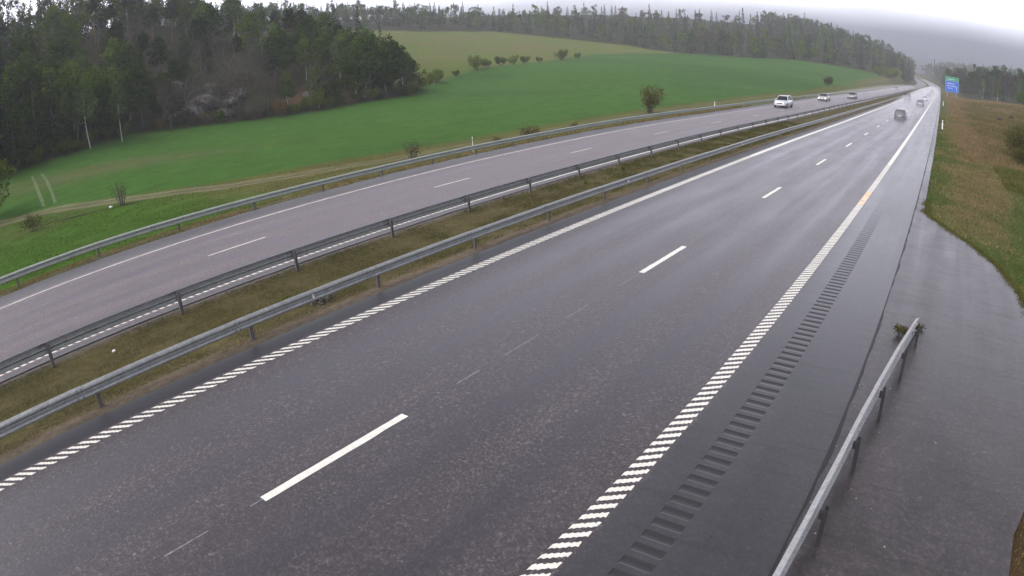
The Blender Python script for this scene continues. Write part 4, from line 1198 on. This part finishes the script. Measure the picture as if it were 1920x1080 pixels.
wood('distant_wood', scat(620, f_left, (-330, -32, 365, 1000), 6.5, 1), 'hazy mixed wood on the hill beyond the top of the green field', ['needle', 'leaf_mid', 'twig'], 3)
def f_hill(x, y):
    d = float(edge_dist(np.array([x]), np.array([y]))[0])
    return d > 66 and y < 230
wood('hilltop_wood', scat(520, f_hill, (-330, -110, -120, 230), 5.2, 9), 'dense dark wood on the hilltop behind the trees of the left slope', ['needle', 'leaf_dark', 'leaf_mid'], 9, hs=(13, 20), dens=330, leaf=.5)
def f_back(x, y):
    d = float(edge_dist(np.array([x]), np.array([y]))[0])
    return 30 < d < 170 and y > 150
wood('distant_wood', scat(420, f_back, (-420, -150, 150, 420), 7.5, 2), 'wood on the hilltop behind the yellow green meadow', ['needle', 'leaf_mid', 'leaf_dark'], 4)
def f_right(x, y):
    u = x-float(roadx(y)); front = np.interp(u, [13, 20, 45, 90, 160, 260], [480, 400, 345, 335, 330, 300])
    return u > 13 and y > front and y < front+260
wood('distant_wood', scat(760, f_right, (10, 330, 300, 760), 6.2, 5), 'dark hazy wood along the right side of the valley behind the blue sign', ['needle', 'leaf_dark', 'twig'], 5, hs=(12, 19))
def f_end(x, y):
    u = x-float(roadx(y)); return (u < -25 or u > 11) and math.hypot(x, y) > 560
wood('distant_wood', scat(950, f_end, (-170, 150, 560, 1300), 7, 6), 'wood on the far ridge where the motorway disappears', ['needle', 'leaf_dark', 'leaf_mid'], 6, hs=(15, 21), dens=130, leaf=1.0)

# ------------------------------------------------------------------ grass that stands up
def blades(name, X, Y, h, w, mat, label, seed, z=None, lean=.6):
    r = np.random.default_rng(seed); n = len(X)
    Z = ground_z(X, Y)-.01 if z is None else z
    a = r.random(n)*6.28; h = h*(.55+.9*r.random(n)); lx = r.standard_normal(n)*lean*h*.6; ly = r.standard_normal(n)*lean*h*.6
    dx, dy = np.cos(a)*w*.5, np.sin(a)*w*.5
    P0 = np.stack([X-dx, Y-dy, Z], 1); P1 = np.stack([X+dx, Y+dy, Z], 1); P2 = np.stack([X+lx, Y+ly, Z+h], 1)
    V = np.stack([P0, P1, P2], 1).reshape(-1, 3); F = np.arange(3*n).reshape(n, 3)
    o = mesh(name, V, F, M[mat]); return tag(o, label, 'grass', kind='stuff')
def su_pts(n, s0, s1, ua, ub, seed, pw=2.0, clump=.5):
    """points in a band of the road's own s,u; denser near the camera"""
    r = np.random.default_rng(seed); out = []
    t = r.random(n*2); s = s0+(s1-s0)*t**pw; u = ua+(ub-ua)*r.random(n*2)
    d = fbm(s, u, 1.1, seed, 3); k = r.random(n*2) < np.clip((d-.5)*3+clump, .05, 1); s, u = s[k][:n], u[k][:n]
    P = W(s, u, 0); return P[:, 0], P[:, 1], s
x, y, s = su_pts(120000, -3, 70, -9.9, -5.95, 21, 1.9, .6)
blades('median_grass', x, y, .032+.0006*np.abs(s), .014+.0009*np.abs(s), 'grass_median', 'short brown green grass covering the median between the two inner rails', 1)
x, y, s = su_pts(5000, -3, 60, -6.1, -5.75, 22, 1.9, .3)
blades('median_grass_tufts', x, y, .07, .02, 'grass_dry', 'sparse dry grass tufts in the gravel under the median rail', 2)
x, y, s = su_pts(26000, 0, 90, -24.5, -20.7, 23, 1.7, .7)
blades('far_verge_grass', x, y, .07+.001*s, .035+.0012*s, 'grass_dry', 'rough grass along the foot of the far guard rail', 3)
r9 = np.random.default_rng(9)
xx = r9.uniform(-66, -25, 60000); yy = r9.uniform(-6, 45, 60000); k = (yy+5*fbm(xx, yy, 6, 9) < 24) & (fbm(xx, yy, 3, 3) > .42) & (polyd(xx, yy, TRACK) > 1.6) & (xx > np.interp(yy, [-12, 9.6, 14, 18.6, 25.2, 30, 38, 55], [-90, -63.1, -59.5, -52.2, -41.1, -37.5, -34.8, -33.2]))
k2 = (yy+5*fbm(xx, yy, 6, 9) >= 24) & (fbm(xx, yy, 3, 3) > .40) & (polyd(xx, yy, TRACK) > 1.4) & (xx > np.interp(yy, [-12, 9.6, 14, 18.6, 25.2, 30, 38, 55], [-90, -63.1, -59.5, -52.2, -41.1, -37.5, -34.8, -33.2])-4)
blades('rough_grass', xx[k2], yy[k2], .10, .06, 'grass_dry', 'rough olive brown grass either side of the dirt track', 14)
blades('meadow_grass', xx[k], yy[k], .09, .06, 'grass_green', 'lush green grass between the far guard rail and the dirt track', 4)
# right verge
n = 90000
s = 17+(130-17)*r9.random(n)**1.8; u = 7.1+r9.random(n)**1.1*(8+.10*s)
ob = np.interp(s, [16, 18.5, 20.5, 22.7, 24.8, 26.7, 28.4, 29.6, 32], [10.95, 10.85, 10.6, 10.1, 9.3, 8.4, 7.6, 7.1, 7.04])
k = (u > ob+.03)
P = W(s[k], u[k], 0); nn = fbm(P[:, 0], P[:, 1], 4, 6)
dc = 9.8+(s[k]-30)*.028+3.2*(fbm(P[:, 0], P[:, 1], 3.5, 61)-.5); drym = (np.abs(u[k]-dc) < 1.3+(s[k]-22)*.03) & (s[k] > 26) & (nn+.3*(r9.random(len(nn))-.5) > .38) | ((nn+.3*(r9.random(len(nn))-.5) > .58))
blades('verge_grass', P[~drym, 0], P[~drym, 1], .045+.0007*s[k][~drym], .022+.0010*s[k][~drym], 'grass_green', 'green grass of the right verge beside the asphalt', 5)
blades('dry_verge_grass', P[drym, 0], P[drym, 1], .045+.0008*s[k][drym], .022+.0011*s[k][drym], 'grass_dry', 'dry brown grass on the right slope', 6)
# grass creeping over the broken edge of the apron
e_s = 16+(33-16)*r9.random(16000); e_o = np.interp(e_s, [16, 18.5, 20.5, 22.7, 24.8, 26.7, 28.4, 29.6, 32], [10.95, 10.85, 10.6, 10.1, 9.3, 8.4, 7.6, 7.1, 7.04])
e_u = e_o+.22-np.abs(r9.standard_normal(16000))*.17*(.3+1.4*fbm(e_s, e_s*0, .8, 41, 3))
P = W(e_s, e_u, 0)
blades('edge_grass', P[:, 0], P[:, 1], .05, .03, 'grass_olive', 'ragged grass creeping over the edge of the asphalt apron', 9, z=P[:, 2]-.02)
n = 60000
s = 60+(300-60)*r9.random(n)**1.3; u = 9.5+r9.random(n)**1.0*(6+.13*s)
P = W(s, u, 0); nn = fbm(P[:, 0], P[:, 1], 7, 16)
k = nn > .40
blades('tall_dry_grass', P[k, 0], P[k, 1], .20+.0010*s[k], .05+.0011*s[k], 'grass_tan', 'tall dry straw coloured grass on the bank at the right', 7, lean=.45)
n = 50000
s = 45+(210-45)*r9.random(n)**1.4; u = 12.5+r9.random(n)*(5+.10*s)
P = W(s, u, 0); nn = fbm(P[:, 0], P[:, 1], 8, 26)+.25*(r9.random(n)-.5); k = nn > .5
blades('tall_olive_grass', P[k, 0], P[k, 1], .24+.0010*s[k], .05+.0011*s[k], 'grass_olive', 'tall olive green grass and herbs on the bank at the right', 8, lean=.5)
xq = r9.uniform(9.6, 10.8, 2500); yq = r9.uniform(4, 12, 2500); k = xq > np.interp(yq, [6, 8.2, 10, 13], [9.76, 9.98, 10.4, 10.85])
blades('corner_grass', xq[k], yq[k], .07, .015, 'grass_dry', 'dry grass at the bottom right corner beside the asphalt', 8)

# weeds round the end of the short rail, median plants, litter
plant('weed_tuft', lambda: make_bush(81, .26, .50, 700, .022, 'leaf_olive', 16, .0, .6), 7.28, 14.6, 'green weed tuft growing round the end of the short guard rail', 'plant', key='w1', dz=.04)
plant('weed_tuft', lambda: make_bush(82, .14, .30, 300, .022, 'leaf_brown', 12, .0, .6), 7.62, 15.25, 'small dry weed on the asphalt just past the end of the short guard rail', 'plant', key='w2', dz=.04)
plant('weed_tuft', lambda: make_bush(83, .26, .95, 900, .035, 'bark', 14, .0, .6), -6.6, 9.6, 'dark withered plant in the median behind the reflector', 'plant', key='w3')
plant('weed_tuft', lambda: make_bush(84, .24, .7, 600, .03, 'leaf_yellow', 12, .0, .6), -7.3, 9.15, 'yellow green weed in the median, left of the dark withered plant', 'plant', key='w4')
plant('weed_tuft', lambda: make_bush(85, .30, .28, 260, .03, 'leaf_yellow', 8, .0, .5), -9.0, 31.4, 'bright yellow flowering weed in the median, right one of two', 'plant', key='w5')
plant('weed_tuft', None, -8.6, 26.8, 'bright yellow flowering weed in the median, left one of two', 'plant', key='w5', sc=.8)
def pebble(x, y, z, r, col, label, group=None, seed=0):
    bm = bmesh.new(); bmesh.ops.create_icosphere(bm, subdivisions=2, radius=r)
    for v in bm.verts: v.co *= 1+.35*(vnoise(v.co.x/r*1.5+seed, v.co.y/r*1.5+v.co.z/r, 1, seed)-.5)
    for v in bm.verts: v.co.z *= .65
    me = bpy.data.meshes.new('stone'); bm.to_mesh(me); bm.free(); me.materials.append(simple('stone_%d' % seed, col, .8))
    o = bpy.data.objects.new('stone', me); COL.objects.link(o); o.location = (x, y, z+r*.4); return tag(o, label, 'stone', group)
pebble(-9.02, 4.25, gz(-9.02, 4.25)+.02, .06, (.7, .68, .62), 'white stone lying in the median grass', seed=1)
pebble(-48.2, 17.0, gz(-48.2, 17), .17, (.65, .65, .62), 'white stone at the ditch below the leafless shrub', seed=2)
grit0 = pebble(7.3, 8.0, 0, .014, (.24, .23, .22), 'small pale stone lying on the asphalt round the short guard rail', 'loose grit on the apron', 3)
for i in range(46):
    s_ = r9.uniform(5, 17); u_ = 6.66+abs(r9.normal())*.12 if i % 3 else r9.uniform(6.8, 8.6)
    o = grit0.copy(); COL.objects.link(o); p = W(s_, u_, .003); o.location = (float(p[0]), float(p[1]), float(p[2])); o.scale = [float(r9.uniform(.5, 1.3))]*3; o.rotation_euler = (0, 0, float(r9.random()*6))
# ditch behind the track
def ditch():
    pts = [(-54.5, 9.8), (-51.5, 12.6), (-49.3, 15.2), (-47.9, 17.2), (-46.6, 19.2)]
    V, F = [], []
    for i, (x, y) in enumerate(pts):
        z = gz(x, y); w = .22+.1*math.sin(i*2.1)
        V += [(x-.8*w, y+.6*w, z+.03), (x-.2*w, y+.1*w, z-.05), (x+.8*w, y-.6*w, z+.03)]
    F = [(i*3+k, i*3+k+1, i*3+k+4, i*3+k+3) for i in range(len(pts)-1) for k in range(2)]
    tag(mesh('ditch', V, F, simple('ditch_mud', (.025, .022, .014), .8, vary=.3)), kind='structure')
ditch()
for k_, pts in enumerate(([(-90, 17.8), (-81, 16.5), (-70.1, 14.9), (-63.5, 13.8)], [(-90, 19.4), (-81.6, 18.3), (-71.1, 16.6), (-63.5, 15.2)])):
    pts = np.array(pts, float); n = 14
    t = np.linspace(0, len(pts)-1, n); x = np.interp(t, range(len(pts)), pts[:, 0]); y = np.interp(t, range(len(pts)), pts[:, 1])
    dx, dy = np.gradient(x), np.gradient(y); L_ = np.hypot(dx, dy); nx_, ny_ = -dy/L_, dx/L_
    w = .28+.25*np.random.default_rng(k_).random(n); V = []
    for i in range(n):
        for sg in (-.5, .5):
            a, b = x[i]+nx_[i]*w[i]*sg, y[i]+ny_[i]*w[i]*sg; V.append((a, b, gz(a, b)+.05))
    tag(mesh('wheel_mark', V, [(2*i, 2*i+1, 2*i+3, 2*i+2) for i in range(n-1)], simple('pale_soil', (.080, .115, .038), .9, vary=.35, vs=2)), kind='structure')

# ------------------------------------------------------------------ damp air
def haze():
    V = [(x, y, z) for z in (-12, 130) for x, y in ((-700, -120), (600, -120), (600, 1650), (-700, 1650))]
    m = bpy.data.materials.new('haze'); m.use_nodes = True; nt = m.node_tree; nt.nodes.clear()
    o = nt.nodes.new('ShaderNodeOutputMaterial'); v = nt.nodes.new('ShaderNodeVolumePrincipled')
    v.inputs['Color'].default_value = (.93, .94, 1.0, 1); v.inputs['Density'].default_value = HAZE
    v.inputs['Anisotropy'].default_value = 0.2
    nt.links.new(v.outputs[0], o.inputs['Volume'])
    ob = mesh('haze', V, [(3, 2, 1, 0), (4, 5, 6, 7), (0, 1, 5, 4), (1, 2, 6, 5), (2, 3, 7, 6), (3, 0, 4, 7)], m)
    tag(ob, 'thin pale rain haze over the whole road', 'haze', kind='stuff')
HAZE = 0.00038
haze()
def spray(name, s0, s1, ua, ub, h, dens, label):
    """low cloud of tyre spray hanging over the lanes, rounded in section"""
    ss = np.linspace(s0, s1, 24); V = []; n = 12
    for i, s in enumerate(ss):
        e = math.sin(math.pi*min(1, max(0, i/23)))**.35 if 0 < i < 23 else .02
        for k in range(n):
            a = math.pi*k/(n-1)
            V.append(W(s, (ua+ub)/2-math.cos(a)*(ub-ua)/2*e, .03+math.sin(a)*h*e))
    F = [(i*n+k, (i+1)*n+k, (i+1)*n+(k+1) % n, i*n+(k+1) % n) for i in range(23) for k in range(n)]
    F += [tuple(range(n)), tuple(23*n+k for k in range(n))[::-1]]
    m = bpy.data.materials.new(name); m.use_nodes = True; nt = m.node_tree; nt.nodes.clear()
    o = nt.nodes.new('ShaderNodeOutputMaterial'); v = nt.nodes.new('ShaderNodeVolumePrincipled')
    v.inputs['Color'].default_value = (.96, .96, 1.0, 1); v.inputs['Density'].default_value = dens
    nt.links.new(v.outputs[0], o.inputs['Volume'])
    o = mesh(name, [tuple(q) for q in V], F, m)
    bm = bmesh.new(); bm.from_mesh(o.data); bmesh.ops.recalc_face_normals(bm, faces=bm.faces)
    if bm.calc_volume(signed=True) < 0: bmesh.ops.reverse_faces(bm, faces=bm.faces)
    bm.to_mesh(o.data); bm.free()
    tag(o, label, 'spray', kind='stuff')
spray('road_spray', 62, 620, -4.6, 6.2, 3.4, .0115, 'white tyre spray hanging over the lanes of the near carriageway')
spray('road_spray', 90, 520, -20.2, -10.2, 2.6, .004, 'thin tyre spray hanging over the far carriageway')
spray('car_spray', 92, 112, -.4, 3.0, 1.5, .035, 'cloud of spray round the nearest dark car driving away')
spray('car_spray', 172, 190, -4.2, -1.0, 1.6, .012, 'cloud of spray round the dark van in the left lane')
